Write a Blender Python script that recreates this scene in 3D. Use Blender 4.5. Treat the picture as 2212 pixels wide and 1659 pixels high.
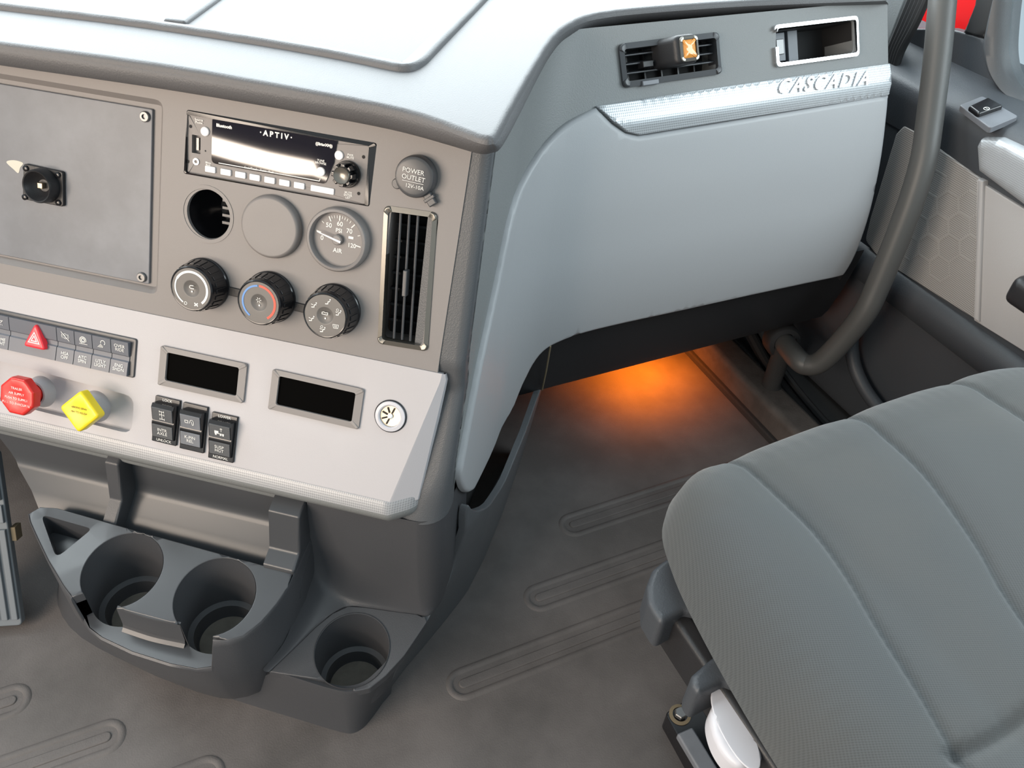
import bpy, math
import numpy as np
from mathutils import Vector, Matrix
from mathutils.geometry import delaunay_2d_cdt

scene = bpy.context.scene
COL = scene.collection
for _o in list(bpy.data.objects):
    bpy.data.objects.remove(_o)

# ------------------------------------------------------------------ camera
# world: X across the cab towards the passenger door, Y forward, Z up, floor at z = 0, metres
CAM = np.array([0.0, 0.0, 0.97])
FPX = 1790.0                                   # focal length in pixels of the 2212 x 1659 frame
R_CAM = np.array([[0.90849917, -0.23101558, 0.34822559],
                  [-0.41344667, -0.61804881, 0.66863855],
                  [0.06075449, -0.75143028, -0.65700946]])
cd = bpy.data.cameras.new('camera'); cam = bpy.data.objects.new('camera', cd); COL.objects.link(cam)
cd.sensor_fit = 'HORIZONTAL'; cd.sensor_width = 36.0; cd.lens = FPX / 2212 * 36.0
cd.clip_start = 0.02; cd.clip_end = 200
_r, _u, _f = R_CAM @ [1, 0, 0], R_CAM @ [0, -1, 0], R_CAM @ [0, 0, 1]
cam.matrix_world = Matrix([[_r[i], _u[i], -_f[i], CAM[i]] for i in range(3)] + [[0, 0, 0, 1]])
scene.camera = cam

# ------------------------------------------------------------------ light
vs = scene.view_settings
scene.display_settings.display_device = 'sRGB'
vs.view_transform = 'Standard'; vs.look = 'None'; vs.gamma = 1.0; vs.use_curve_mapping = False
vs.exposure = 0.76

world = bpy.data.worlds.new('daylight'); scene.world = world; world.use_nodes = True
wn = world.node_tree; wn.nodes.clear()
w_out = wn.nodes.new('ShaderNodeOutputWorld'); w_bg = wn.nodes.new('ShaderNodeBackground')
w_tc = wn.nodes.new('ShaderNodeTexCoord'); w_sep = wn.nodes.new('ShaderNodeSeparateXYZ')
w_ramp = wn.nodes.new('ShaderNodeValToRGB')
w_map = wn.nodes.new('ShaderNodeMapRange')
w_map.inputs['From Min'].default_value = -0.15; w_map.inputs['From Max'].default_value = 0.15
e = w_ramp.color_ramp.elements
e[0].position = 0.45; e[0].color = (0.30, 0.26, 0.21, 1)
e[1].position = 0.55; e[1].color = (0.80, 0.94, 1.0, 1)
wn.links.new(w_tc.outputs['Generated'], w_sep.inputs[0]); wn.links.new(w_sep.outputs['Z'], w_map.inputs['Value'])
wn.links.new(w_map.outputs[0], w_ramp.inputs[0]); wn.links.new(w_ramp.outputs[0], w_bg.inputs['Color'])
w_bg.inputs['Strength'].default_value = 0.48
wn.links.new(w_bg.outputs[0], w_out.inputs[0])


def area_light(name, loc, target, sx, sy, power, color):
    d = bpy.data.lights.new(name, 'AREA'); d.shape = 'RECTANGLE'; d.size = sx; d.size_y = sy
    d.energy = power; d.color = color
    o = bpy.data.objects.new(name, d); COL.objects.link(o); o.location = loc
    o.rotation_euler = (Vector(target) - Vector(loc)).to_track_quat('-Z', 'Y').to_euler()
    return o


area_light('windshield_daylight', (0.25, 1.52, 1.16), (0.25, 0.60, 0.72), 2.3, 0.85, 36.0, (0.88, 0.97, 1.0))
area_light('driver_window_daylight', (-1.32, 0.02, 0.96), (0.0, 0.02, 0.90), 1.1, 0.70, 28.0, (1.0, 0.83, 0.68))
area_light('passenger_window_daylight', (1.35, 0.00, 1.15), (0.55, 0.45, 0.45), 0.8, 0.5, 6.0, (0.85, 0.96, 1.0))

# ------------------------------------------------------------------ geometry of the place
A38 = math.radians(38)
CA, SA = math.cos(A38), math.sin(A38)
UU = np.array([CA, -SA, 0.0])                  # along the centre stack, towards the passenger
NN = np.array([-SA, -CA, 0.0])                 # horizontally out of the centre stack, towards the driver
ZZ = np.array([0.0, 0.0, 1.0])
DD = -NN


def unit(v):
    v = np.asarray(v, float); return v / np.linalg.norm(v)


def wray(x, y):
    return unit(R_CAM @ np.array([x - 1106.0, y - 829.5, FPX]))


def project(P):
    q = (np.atleast_2d(P) - CAM) @ R_CAM
    return np.stack([q[:, 0] / q[:, 2] * FPX + 1106.0, q[:, 1] / q[:, 2] * FPX + 829.5], 1)


def on_plane(x, y, P, N):
    r = wray(x, y); return CAM + r * (((np.asarray(P) - CAM) @ N) / (r @ N))


def at_z(x, y, z): return on_plane(x, y, (0, 0, z), ZZ)
def at_x(x, y, v): return on_plane(x, y, (v, 0, 0), np.array([1.0, 0, 0]))


def pod(u, n, z):
    u, n, z = np.broadcast_arrays(np.asarray(u, float), np.asarray(n, float), np.asarray(z, float))
    return u[..., None] * UU + n[..., None] * NN + z[..., None] * ZZ


class Frame:
    def __init__(s, o, U, V):
        s.o = np.asarray(o, float); s.U = unit(U); s.V = unit(V); s.N = np.cross(s.U, s.V)

    def __call__(s, u, v, w=0.0):
        u, v, w = np.broadcast_arrays(np.asarray(u, float), np.asarray(v, float), np.asarray(w, float))
        return s.o + u[..., None] * s.U + v[..., None] * s.V + w[..., None] * s.N

    def px(s, x, y, w=0.0):
        p = on_plane(x, y, s.o + s.N * w, s.N) - s.o
        return (float(p @ s.U), float(p @ s.V))

    def pxs(s, pts, w=0.0): return [s.px(x, y, w) for x, y in pts]

    def sub(s, u, v, w=0.0, rot=0.0, tiltv=0.0, tiltu=0.0):
        c, q = math.cos(rot), math.sin(rot)
        U2 = s.U * c + s.V * q; V2 = -s.U * q + s.V * c
        V3 = V2 * math.cos(tiltv) + s.N * math.sin(tiltv)
        N3 = np.cross(U2, V3)
        U3 = U2 * math.cos(tiltu) + N3 * math.sin(tiltu)
        return Frame(s(u, v, w), U3, V3)


def tilted(t): return ZZ * math.cos(t) - NN * math.sin(t)


_P0 = wray(407, 240)
_Ns = np.cross(UU, tilted(math.radians(20.7)))
_P0 = CAM + _P0 * (-0.7516488 / (_P0 @ _Ns))
STK = Frame(on_plane(945, 805, _P0, _Ns), UU, tilted(math.radians(20.7)))       # centre stack panel
LOW = Frame(STK.o, UU, tilted(math.radians(29)))                                # switch panel below it

# ------------------------------------------------------------------ meshes
CURRENT = {}


def mesh_obj(name, verts, faces, mat, parent=None, smooth=35.0, label=None):
    verts = np.asarray(verts, float).reshape(-1, 3)
    off = np.zeros(3)
    if parent is not None:
        p = parent
        while p.parent is not None: p = p.parent
        off = np.array(p.location)
    else:
        off = (verts.min(0) + verts.max(0)) / 2; off[2] = verts[:, 2].min()
    me = bpy.data.meshes.new(name)
    me.from_pydata((verts - off).tolist(), [], [list(map(int, f)) for f in faces])
    me.validate(); me.update()
    if smooth:
        me.shade_smooth(); me.set_sharp_from_angle(angle=math.radians(smooth))
    if isinstance(mat, (list, tuple)):
        for m in mat: me.materials.append(m)
    else:
        me.materials.append(mat)
    o = bpy.data.objects.new(name, me); COL.objects.link(o)
    if parent is not None: o.parent = parent
    else: o.location = off
    if smooth:
        wm = o.modifiers.new('weighted_normals', 'WEIGHTED_NORMAL'); wm.mode = 'FACE_AREA'; wm.weight = 60; wm.keep_sharp = True
    if label: o['label'] = label
    return o


def tag(o, label, cat, group=None):
    o['label'] = label; o['category'] = cat
    if group: o['group'] = group
    return o


def structure(o): o['kind'] = 'structure'; return o


def thing(name, label, cat, loc, group=None):
    o = bpy.data.objects.new(name, None); COL.objects.link(o)
    o.empty_display_size = 0.02; o.location = [float(c) for c in loc]
    return tag(o, label, cat, group)


def join(parts):
    V, F, k = [], [], 0
    for v, f in parts:
        v = np.asarray(v, float).reshape(-1, 3); V.append(v)
        F += [[i + k for i in q] for q in f]; k += len(v)
    return np.concatenate(V), F


def inside(poly, pts):
    poly = np.asarray(poly); pts = np.asarray(pts); res = np.zeros(len(pts), bool)
    x, y = pts[:, 0], pts[:, 1]; j = len(poly) - 1
    for i in range(len(poly)):
        xi, yi = poly[i]; xj, yj = poly[j]
        c = ((yi > y) != (yj > y))
        if c.any():
            with np.errstate(all='ignore'):
                xx = (xj - xi) * (y - yi) / (yj - yi + 1e-30) + xi
            res ^= c & (x < xx)
        j = i
    return res


def seg_dist(pts, line, closed=True):
    pts = np.asarray(pts, float); L = np.asarray(line, float)
    if closed: L = np.vstack([L, L[:1]])
    d = np.full(len(pts), 1e9)
    for a, b in zip(L[:-1], L[1:]):
        ab = b - a; l2 = ab @ ab
        t = np.clip(((pts - a) @ ab) / l2, 0, 1) if l2 > 0 else np.zeros(len(pts))
        d = np.minimum(d, np.linalg.norm(pts - (a + t[:, None] * ab), axis=1))
    return d


def dense(poly, step, closed=True):
    P = np.asarray(poly, float); out = []
    n = len(P) if closed else len(P) - 1
    for i in range(n):
        a, b = P[i], P[(i + 1) % len(P)]
        k = max(1, int(math.ceil(np.linalg.norm(b - a) / step))) if step else 1
        for q in range(k): out.append(a + (b - a) * q / k)
    if not closed: out.append(P[-1])
    return np.array(out)


def smooth_line(pts, n=6, closed=False):
    """Catmull-Rom through the points"""
    P = np.asarray(pts, float); m = len(P); out = []
    rng = range(m) if closed else range(m - 1)
    for i in rng:
        if closed: p0, p1, p2, p3 = P[(i - 1) % m], P[i], P[(i + 1) % m], P[(i + 2) % m]
        else:
            p1, p2 = P[i], P[i + 1]
            p0 = P[i - 1] if i > 0 else 2 * p1 - p2
            p3 = P[i + 2] if i + 2 < m else 2 * p2 - p1
        for q in range(n):
            t = q / n
            out.append(.5 * ((2 * p1) + (-p0 + p2) * t + (2 * p0 - 5 * p1 + 4 * p2 - p3) * t * t + (-p0 + 3 * p1 - 3 * p2 + p3) * t ** 3))
    if not closed: out.append(P[-1])
    return np.array(out)


def rounded(poly, r, seg=4):
    P = np.asarray(poly, float); m = len(P); out = []
    rr = r if isinstance(r, (list, tuple)) else [r] * m
    for i in range(m):
        p, a, b = P[i], P[i - 1], P[(i + 1) % m]
        if rr[i] <= 0: out.append(p); continue
        da, db = unit(a - p), unit(b - p)
        ang = math.acos(max(-1, min(1, da @ db)))
        t = min(rr[i] / max(1e-6, math.tan(ang / 2)), .48 * np.linalg.norm(a - p), .48 * np.linalg.norm(b - p))
        s, e_ = p + da * t, p + db * t
        for q in range(seg + 1):
            f = q / seg
            out.append((1 - f) ** 2 * s + 2 * f * (1 - f) * p + f * f * e_)
    return np.array(out)


def rect(u0, v0, u1, v1, r=0.0, seg=4):
    P = [(u0, v0), (u1, v0), (u1, v1), (u0, v1)]
    return rounded(P, r, seg) if r > 0 else np.array(P, float)


def circ(u, v, r, n=40, a0=0.0):
    a = np.arange(n) * 2 * math.pi / n + a0
    return np.stack([u + r * np.cos(a), v + r * np.sin(a)], 1)


def area2(P):
    P = np.asarray(P); x, y = P[:, 0], P[:, 1]
    return float(np.sum(x * np.roll(y, -1) - np.roll(x, -1) * y)) / 2


def inset(P, d):
    P = np.asarray(P, float); s = 1 if area2(P) > 0 else -1
    a = P - np.roll(P, 1, 0); b = np.roll(P, -1, 0) - P
    a /= np.linalg.norm(a, axis=1)[:, None] + 1e-12; b /= np.linalg.norm(b, axis=1)[:, None] + 1e-12
    na = np.stack([-a[:, 1], a[:, 0]], 1) * s; nb = np.stack([-b[:, 1], b[:, 0]], 1) * s
    m = na + nb; l = np.maximum((m * m).sum(1), .5)
    return P + m * (2 / l)[:, None] * d


def flat(poly, holes=(), step=None, grid=None, rings=(), more=None):
    """triangulate a polygon with holes; returns 2D verts, triangles"""
    poly = dense(poly, step) if step else np.asarray(poly, float)
    hs = [dense(h, step) if step else np.asarray(h, float) for h in holes]
    pts = [poly] + hs; edges = []; k = 0
    for L in pts:
        edges += [(k + i, k + (i + 1) % len(L)) for i in range(len(L))]; k += len(L)
    extra = []
    for d in rings:
        q = inset(poly, d); ok = inside(poly, q) & (seg_dist(q, poly) > d * .93)
        extra.append(q[ok])
    if grid:
        lo, hi = poly.min(0), poly.max(0)
        g = np.stack(np.meshgrid(np.arange(lo[0] + grid * .37, hi[0], grid), np.arange(lo[1] + grid * .41, hi[1], grid)), -1).reshape(-1, 2)
        md = max([grid * .45] + [max(rings) * 1.15 if rings else 0])
        ok = inside(poly, g); g = g[ok]
        if len(g): g = g[seg_dist(g, poly) > md]
        extra.append(g)
    if more is not None:
        q = np.asarray(more, float); q = q[inside(poly, q)]; q = q[seg_dist(q, poly) > .002]
        if grid and len(extra[-1]) and len(q):
            g = extra[-1]; extra[-1] = g[np.array([np.min(((q - a) ** 2).sum(1)) for a in g]) > (grid * .45) ** 2]
        extra.append(q)
    ex = np.concatenate([e_ for e_ in extra if len(e_)]) if any(len(e_) for e_ in extra) else np.zeros((0, 2))
    for h in hs:
        if len(ex): ex = ex[~inside(h, ex)]
        if len(ex): ex = ex[seg_dist(ex, h) > (grid or .002) * .3]
    allp = np.concatenate(pts + ([ex] if len(ex) else []))
    lo = allp.min(0); sc = 1.0 / max(1e-9, (allp.max(0) - lo).max())
    res = delaunay_2d_cdt([Vector(((p[0] - lo[0]) * sc, (p[1] - lo[1]) * sc)) for p in allp], edges, [], 0, 1e-7)
    V = np.array([(v.x / sc + lo[0], v.y / sc + lo[1]) for v in res[0]])
    T = np.array([f for f in res[2] if len(f) == 3], int)
    c = V[T].mean(1); ok = inside(poly, c)
    for h in hs: ok &= ~inside(h, c)
    T = T[ok]
    s = np.cross(V[T[:, 1]] - V[T[:, 0]], V[T[:, 2]] - V[T[:, 0]])
    T[s < 0] = T[s < 0][:, ::-1]
    return V, T, poly, hs


def patch(outline, M, T=0.003, R=0.0, depth=0.003, holes=(), hole_depth=0.01, hole_R=0.0, hole_cap=False,
          step=None, grid=None, hfun=None, back=False, more=None):
    """a plate with rounded rim: outline in 2D, M(x, y, h) -> 3D; returns verts, faces"""
    rings = [R * f for f in (.13, .33, .62, 1.0)] if R > 0 else []
    V, F, poly, hs = flat(outline, holes, step, grid, rings, more)
    h = np.full(len(V), float(T))
    if R > 0:
        d = seg_dist(V, poly); q = np.clip(d, 0, R)
        h = T - R + np.sqrt(np.maximum(0, R * R - (R - q) ** 2))
    if hole_R > 0:
        for hl in hs:
            d = np.clip(seg_dist(V, hl), 0, hole_R)
            h = np.minimum(h, T - hole_R + np.sqrt(np.maximum(0, hole_R ** 2 - (hole_R - d) ** 2)))
    if hfun is not None: h = h + hfun(V[:, 0], V[:, 1])
    P = [M(V[:, 0], V[:, 1], h)]
    faces = [list(f) for f in F]
    cnt = {}
    for f in F:
        for a, b in ((f[0], f[1]), (f[1], f[2]), (f[2], f[0])): cnt[(a, b)] = 1
    bnd = [(a, b) for (a, b) in cnt if (b, a) not in cnt]
    dep = np.full(len(V), -float(depth)); hole_of = np.full(len(V), -1)
    for i, hl in enumerate(hs):
        hd = hole_depth[i] if isinstance(hole_depth, (list, tuple)) else hole_depth
        on = seg_dist(V, hl) < 1e-6; dep[on] = T - hd; hole_of[on] = i
    ids = sorted({a for e_ in bnd for a in e_}); lut = {a: len(V) + i for i, a in enumerate(ids)}
    P.append(M(V[ids, 0], V[ids, 1], dep[ids]))
    for a, b in bnd: faces.append([b, a, lut[a], lut[b]])
    k = len(V) + len(ids)
    if hole_cap:
        for i, hl in enumerate(hs):
            hd = hole_depth[i] if isinstance(hole_depth, (list, tuple)) else hole_depth
            v2, f2, _, _ = flat(hl)
            P.append(M(v2[:, 0], v2[:, 1], np.full(len(v2), T - hd)))
            faces += [[j + k for j in f] for f in f2]; k += len(v2)
    if back:
        v2, f2, _, _ = flat(outline)
        P.append(M(v2[:, 0], v2[:, 1], np.full(len(v2), -float(depth))))
        faces += [[j + k for j in f[::-1]] for f in f2]; k += len(v2)
    return np.concatenate(P), faces


def lathe(fr, u, v, prof, n=40, a0=0.0):
    """profile [(r, w)] turned around the frame's normal at (u, v)"""
    a = np.arange(n) * 2 * math.pi / n + a0; P = []; F = []; rows = []
    k = 0
    for r, w in prof:
        if r < 1e-7: P.append(fr(np.array([u]), np.array([v]), np.array([w]))); rows.append((k, 1)); k += 1
        else: P.append(fr(u + r * np.cos(a), v + r * np.sin(a), np.full(n, w))); rows.append((k, n)); k += n
    for (s0, n0), (s1, n1) in zip(rows[:-1], rows[1:]):
        for i in range(n):
            j = (i + 1) % n
            if n0 == 1: F.append([s0, s1 + j, s1 + i])
            elif n1 == 1: F.append([s0 + i, s0 + j, s1])
            else: F.append([s0 + i, s0 + j, s1 + j, s1 + i])
    return np.concatenate(P), F


def arc_band(fr, u, v, r0, r1, a0, a1, w, n=36, th=0.0003):
    t = np.radians(np.linspace(a0, a1, n))
    o = np.concatenate([np.stack([u + r1 * np.cos(t), v + r1 * np.sin(t)], 1), np.stack([u + r0 * np.cos(t[::-1]), v + r0 * np.sin(t[::-1])], 1)])
    return patch(o, lambda x, y, h: fr(x, y, w + h), T=th, depth=0)


def stroke(fr, pts, width, w, th=0.0003):
    """flat printed line along points"""
    P = np.asarray(pts, float); parts = []
    for a, b in zip(P[:-1], P[1:]):
        d = b - a; l = np.linalg.norm(d)
        if l < 1e-9: continue
        d /= l; s = np.array([-d[1], d[0]]) * width / 2; e_ = d * width * .35
        q = np.array([a - e_ + s, b + e_ + s, b + e_ - s, a - e_ - s])
        parts.append((fr(q[:, 0], q[:, 1], np.full(4, w + th)), [[3, 2, 1, 0]]))
    return join(parts)


def disc(fr, u, v, r, w, n=24):
    c = circ(u, v, r, n); return fr(c[:, 0], c[:, 1], np.full(n, w)), [list(range(n))]


def box(fr, u0, v0, u1, v1, w0, w1, r=0.0, bev=0.0):
    o = rect(u0, v0, u1, v1, r)
    return patch(o, lambda x, y, h: fr(x, y, w0 + h), T=w1 - w0, R=bev, depth=0, back=True)


def tube(path, r, n=14, cap=True, closed=False):
    P = np.asarray(path, float); m = len(P); rr = np.broadcast_to(np.asarray(r, float), (m,))
    tan = np.zeros_like(P)
    for i in range(m):
        a, b = (P[(i - 1) % m], P[(i + 1) % m]) if closed else (P[max(0, i - 1)], P[min(m - 1, i + 1)])
        tan[i] = unit(b - a)
    nrm = unit(np.cross(tan[0], [0.31, 0.17, 0.93])); V = []; F = []
    a = np.arange(n) * 2 * math.pi / n
    for i in range(m):
        nrm = unit(nrm - tan[i] * (nrm @ tan[i])); bi = np.cross(tan[i], nrm)
        V.append(P[i] + rr[i] * (np.cos(a)[:, None] * nrm + np.sin(a)[:, None] * bi))
    for i in range(m if closed else m - 1):
        for j in range(n):
            F.append([i * n + j, i * n + (j + 1) % n, ((i + 1) % m) * n + (j + 1) % n, ((i + 1) % m) * n + j])
    if cap and not closed:
        F.append(list(range(n))[::-1]); F.append(list(range((m - 1) * n, m * n)))
    return np.concatenate(V), F


def loft(rows, closed=False):
    rows = [np.asarray(r, float) for r in rows]; n = len(rows[0]); F = []
    for i in range(len(rows) - 1):
        for j in range(n if closed else n - 1):
            k = (j + 1) % n
            F.append([i * n + j, i * n + k, (i + 1) * n + k, (i + 1) * n + j])
    return np.concatenate(rows), F


_font_cache = {}


def text2d(s, size, align='CENTER', bold=0.0, spacing=1.0, shear=0.0):
    cu = bpy.data.curves.new('lettering', 'FONT'); cu.body = s; cu.size = size; cu.align_x = align
    cu.align_y = 'CENTER'; cu.offset = bold; cu.resolution_u = 3; cu.space_character = spacing; cu.space_line = .85
    cu.shear = shear
    ob = bpy.data.objects.new('lettering', cu); me = ob.to_mesh()
    V = np.array([v.co[:2] for v in me.vertices]).reshape(-1, 2); F = [list(p.vertices) for p in me.polygons]
    ob.to_mesh_clear(); bpy.data.objects.remove(ob); bpy.data.curves.remove(cu)
    return V, F


def lettering(fr, u, v, size, s, mat, parent, w=0.0004, rot=0.0, align='CENTER', bold=0.0, spacing=1.0, name='lettering', shear=0.0):
    V, F = text2d(s, size, align, bold, spacing, shear); c, q = math.cos(rot), math.sin(rot)
    x = u + V[:, 0] * c - V[:, 1] * q; y = v + V[:, 0] * q + V[:, 1] * c
    return mesh_obj(name, fr(x, y, np.full(len(V), w)), F, mat, parent, smooth=0)


# ------------------------------------------------------------------ materials
def material(name, color, rough=0.5, metal=0.0, grain=0.0, grain_scale=900.0, mottle=0.0, mottle_scale=8.0, emit=0.0,
             emit_color=None, spec=0.5, coat=0.0, sheen=0.0, trans=0.0, mottle_color=None):
    m = bpy.data.materials.new(name); m.use_nodes = True; nt = m.node_tree; b = nt.nodes['Principled BSDF']
    b.inputs['Base Color'].default_value = (*color, 1); b.inputs['Roughness'].default_value = rough
    b.inputs['Metallic'].default_value = metal; b.inputs['Specular IOR Level'].default_value = spec
    b.inputs['Coat Weight'].default_value = coat; b.inputs['Sheen Weight'].default_value = sheen
    b.inputs['Transmission Weight'].default_value = trans
    if emit > 0:
        b.inputs['Emission Color'].default_value = (*(emit_color or color), 1); b.inputs['Emission Strength'].default_value = emit
    tc = None
    if grain > 0 or mottle > 0:
        tc = nt.nodes.new('ShaderNodeTexCoord')
    if grain > 0:
        no = nt.nodes.new('ShaderNodeTexNoise'); no.inputs['Scale'].default_value = grain_scale; no.inputs['Detail'].default_value = 2
        bp = nt.nodes.new('ShaderNodeBump'); bp.inputs['Strength'].default_value = grain; bp.inputs['Distance'].default_value = 0.001
        nt.links.new(tc.outputs['Object'], no.inputs['Vector']); nt.links.new(no.outputs['Fac'], bp.inputs['Height'])
        nt.links.new(bp.outputs[0], b.inputs['Normal'])
    if mottle > 0:
        n2 = nt.nodes.new('ShaderNodeTexNoise'); n2.inputs['Scale'].default_value = mottle_scale; n2.inputs['Detail'].default_value = 6
        n2.inputs['Roughness'].default_value = .62
        rp = nt.nodes.new('ShaderNodeValToRGB'); c2 = mottle_color or tuple(min(1, c * (1 + mottle)) for c in color)
        rp.color_ramp.elements[0].position = .38; rp.color_ramp.elements[0].color = (*[c * (1 - mottle * .5) for c in color], 1)
        rp.color_ramp.elements[1].position = .70; rp.color_ramp.elements[1].color = (*c2, 1)
        nt.links.new(tc.outputs['Object'], n2.inputs['Vector']); nt.links.new(n2.outputs['Fac'], rp.inputs[0])
        nt.links.new(rp.outputs[0], b.inputs['Base Color'])
    return m


def weave_material(name, color, dark, period, axes, rough, metal=0.0, bump=0.4, sheen=0.0, mottle=0.0, mottle_color=None):
    """fine woven or embossed relief: product of two sine waves along the given axes, period in metres"""
    m = bpy.data.materials.new(name); m.use_nodes = True; nt = m.node_tree; b = nt.nodes['Principled BSDF']
    b.inputs['Roughness'].default_value = rough; b.inputs['Metallic'].default_value = metal; b.inputs['Sheen Weight'].default_value = sheen
    geo = nt.nodes.new('ShaderNodeNewGeometry'); sines = []
    for ax in axes:
        k = unit(ax) * 2 * math.pi / period
        d = nt.nodes.new('ShaderNodeVectorMath'); d.operation = 'DOT_PRODUCT'; d.inputs[1].default_value = [float(c) for c in k]
        nt.links.new(geo.outputs['Position'], d.inputs[0])
        sn = nt.nodes.new('ShaderNodeMath'); sn.operation = 'SINE'; nt.links.new(d.outputs['Value'], sn.inputs[0]); sines.append(sn)
    mu = nt.nodes.new('ShaderNodeMath'); mu.operation = 'MULTIPLY'
    nt.links.new(sines[0].outputs[0], mu.inputs[0]); nt.links.new(sines[1].outputs[0], mu.inputs[1])
    mr = nt.nodes.new('ShaderNodeMapRange'); mr.inputs['From Min'].default_value = -1; mr.inputs['From Max'].default_value = 1
    nt.links.new(mu.outputs[0], mr.inputs['Value'])
    rp = nt.nodes.new('ShaderNodeValToRGB')
    rp.color_ramp.elements[0].position = .25; rp.color_ramp.elements[0].color = (*dark, 1)
    rp.color_ramp.elements[1].position = .60; rp.color_ramp.elements[1].color = (*color, 1)
    nt.links.new(mr.outputs[0], rp.inputs[0]); col = rp.outputs[0]
    if mottle > 0:
        no = nt.nodes.new('ShaderNodeTexNoise'); no.inputs['Scale'].default_value = 7.0; no.inputs['Detail'].default_value = 5
        nt.links.new(geo.outputs['Position'], no.inputs['Vector'])
        ra = nt.nodes.new('ShaderNodeMapRange'); ra.inputs['From Min'].default_value = .45; ra.inputs['From Max'].default_value = .75; ra.inputs['To Max'].default_value = mottle
        nt.links.new(no.outputs['Fac'], ra.inputs['Value'])
        mx = nt.nodes.new('ShaderNodeMix'); mx.data_type = 'RGBA'; mx.inputs['B'].default_value = (*mottle_color, 1)
        nt.links.new(ra.outputs[0], mx.inputs['Factor']); nt.links.new(col, mx.inputs['A']); col = mx.outputs['Result']
    nt.links.new(col, b.inputs['Base Color'])
    bp = nt.nodes.new('ShaderNodeBump'); bp.inputs['Strength'].default_value = bump; bp.inputs['Distance'].default_value = period * .25
    nt.links.new(mr.outputs[0], bp.inputs['Height']); nt.links.new(bp.outputs[0], b.inputs['Normal'])
    return m


MT = dict(
    pad=material('soft_dash_vinyl', (.105, .105, .110), .52, grain=.35, grain_scale=700),
    stack=material('warm_grey_plastic', (.228, .213, .208), .50, grain=.10, grain_scale=1500),
    fascia=material('grey_grained_plastic', (.200, .210, .212), .50, grain=.35, grain_scale=700),
    silver=material('light_grey_plastic', (.43, .42, .44), .48, grain=.10, grain_scale=800),
    glove=material('glove_box_grey', (.365, .375, .39), .45, grain=.10, grain_scale=800),
    column=material('charcoal_plastic', (.085, .09, .097), .45, grain=.30, grain_scale=800),
    satin=material('satin_charcoal', (.055, .058, .064), .32),
    console=material('console_charcoal', (.060, .062, .068), .42, grain=.18, grain_scale=900),
    black=material('black_plastic', (.018, .018, .020), .42, grain=.15, grain_scale=900),
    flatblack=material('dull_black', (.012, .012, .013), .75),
    gloss=material('gloss_black', (.012, .012, .014), .16),
    rubber=material('rubber_black', (.020, .020, .021), .60),
    plate=material('plate_grey', (.160, .170, .190), .42, mottle=.18, mottle_scale=14),
    white=material('white_print', (.80, .80, .78), .5),
    button=material('white_button', (.86, .85, .86), .45),
    switch=material('switch_grey', (.125, .135, .160), .42),
    dust=material('dusty_grey', (.150, .138, .118), .8, mottle=.3, mottle_scale=30),
    sill=material('dusty_sill', (.085, .074, .068), .75, grain=.4, grain_scale=300, mottle=.4, mottle_scale=18),
    knobface=material('knob_face', (.125, .118, .112), .42),
    hexgrey=material('hex_grey', (.33, .322, .312), .55),
    chrome=material('chrome', (.75, .75, .76), .18, metal=1.0),
    steel=material('steel', (.20, .20, .20), .38, metal=.7),
    bronze=material('smoked_chrome', (.20, .19, .17), .28, metal=.75),
    screen=material('screen_glass', (.010, .008, .014), .04, spec=.8, coat=.6),
    glass_black=material('dark_lens', (.001, .001, .001), .6, spec=.02),
    red=material('red_plastic', (.62, .025, .020), .30),
    redlens=material('red_lens', (.72, .030, .045), .28, emit=.12),
    yellow=material('yellow_plastic', (.86, .66, .02), .32),
    amber=material('amber_gel', (.85, .36, .08), .12, coat=.5),
    blue=material('blue_print', (.12, .28, .62), .5),
    redprint=material('red_print', (.75, .10, .06), .5),
    paint=material('red_paint', (.72, .010, .012), .35),
    floor=material('rubber_floor_mat', (.112, .102, .099), .68, grain=.35, grain_scale=500, mottle=.35, mottle_scale=7),
    kick=material('dark_carpet', (.030, .029, .029), .85, grain=.5, grain_scale=350),
    door=material('door_charcoal', (.052, .058, .067), .48, grain=.25, grain_scale=700),
    doorlight=material('door_light_grey', (.40, .39, .39), .52, grain=.15, grain_scale=700),
    bar=material('grab_bar_grey', (.075, .075, .073), .45, grain=.10),
    seatside=material('seat_side_cloth', (.120, .115, .105), .88, mottle=.35, mottle_scale=9, grain=.3, grain_scale=600),
    cream=material('cream_plastic', (.55, .55, .59), .38),
    tan=material('tan_dust', (.20, .16, .10), .8),
    pedal=material('pedal_grey', (.17, .19, .21), .55),
    brass=material('socket_metal', (.42, .34, .25), .3, metal=.8),
    scuff=material('pale_scuff', (.62, .60, .52), .7),
    amberbulb=material('amber_bulb', (1.0, .35, .04), .4, emit=6.0, emit_color=(1.0, .30, .02)),
)
MT['weave'] = weave_material('silver_weave', (.60, .63, .66), (.36, .38, .40), .0038, [(1, .2, .9), (1, -.2, -.9)], .34, metal=.35, bump=.14)
MT['weave_dark'] = weave_material('grey_weave', (.38, .385, .40), (.27, .275, .285), .0034, [UU + ZZ * .9, UU - ZZ * .9], .42, metal=.2, bump=.12)
MT['grille'] = weave_material('grille_mesh', (.40, .39, .38), (.16, .155, .15), .0034, [(0, 1, .8), (0, 1, -.8)], .55, bump=.12)
MT['cloth'] = weave_material('seat_cloth', (.058, .063, .065), (.043, .047, .049), .0026, [(1, .5, .3), (-.3, 1, .2)], .92, bump=.22, sheen=.20, mottle=.35, mottle_color=(.076, .073, .066))
MT['weave_door'] = weave_material('door_weave', (.44, .46, .48), (.32, .33, .35), .0032, [(0, 1, .8), (0, 1, -.8)], .36, metal=.3, bump=.12)

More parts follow.
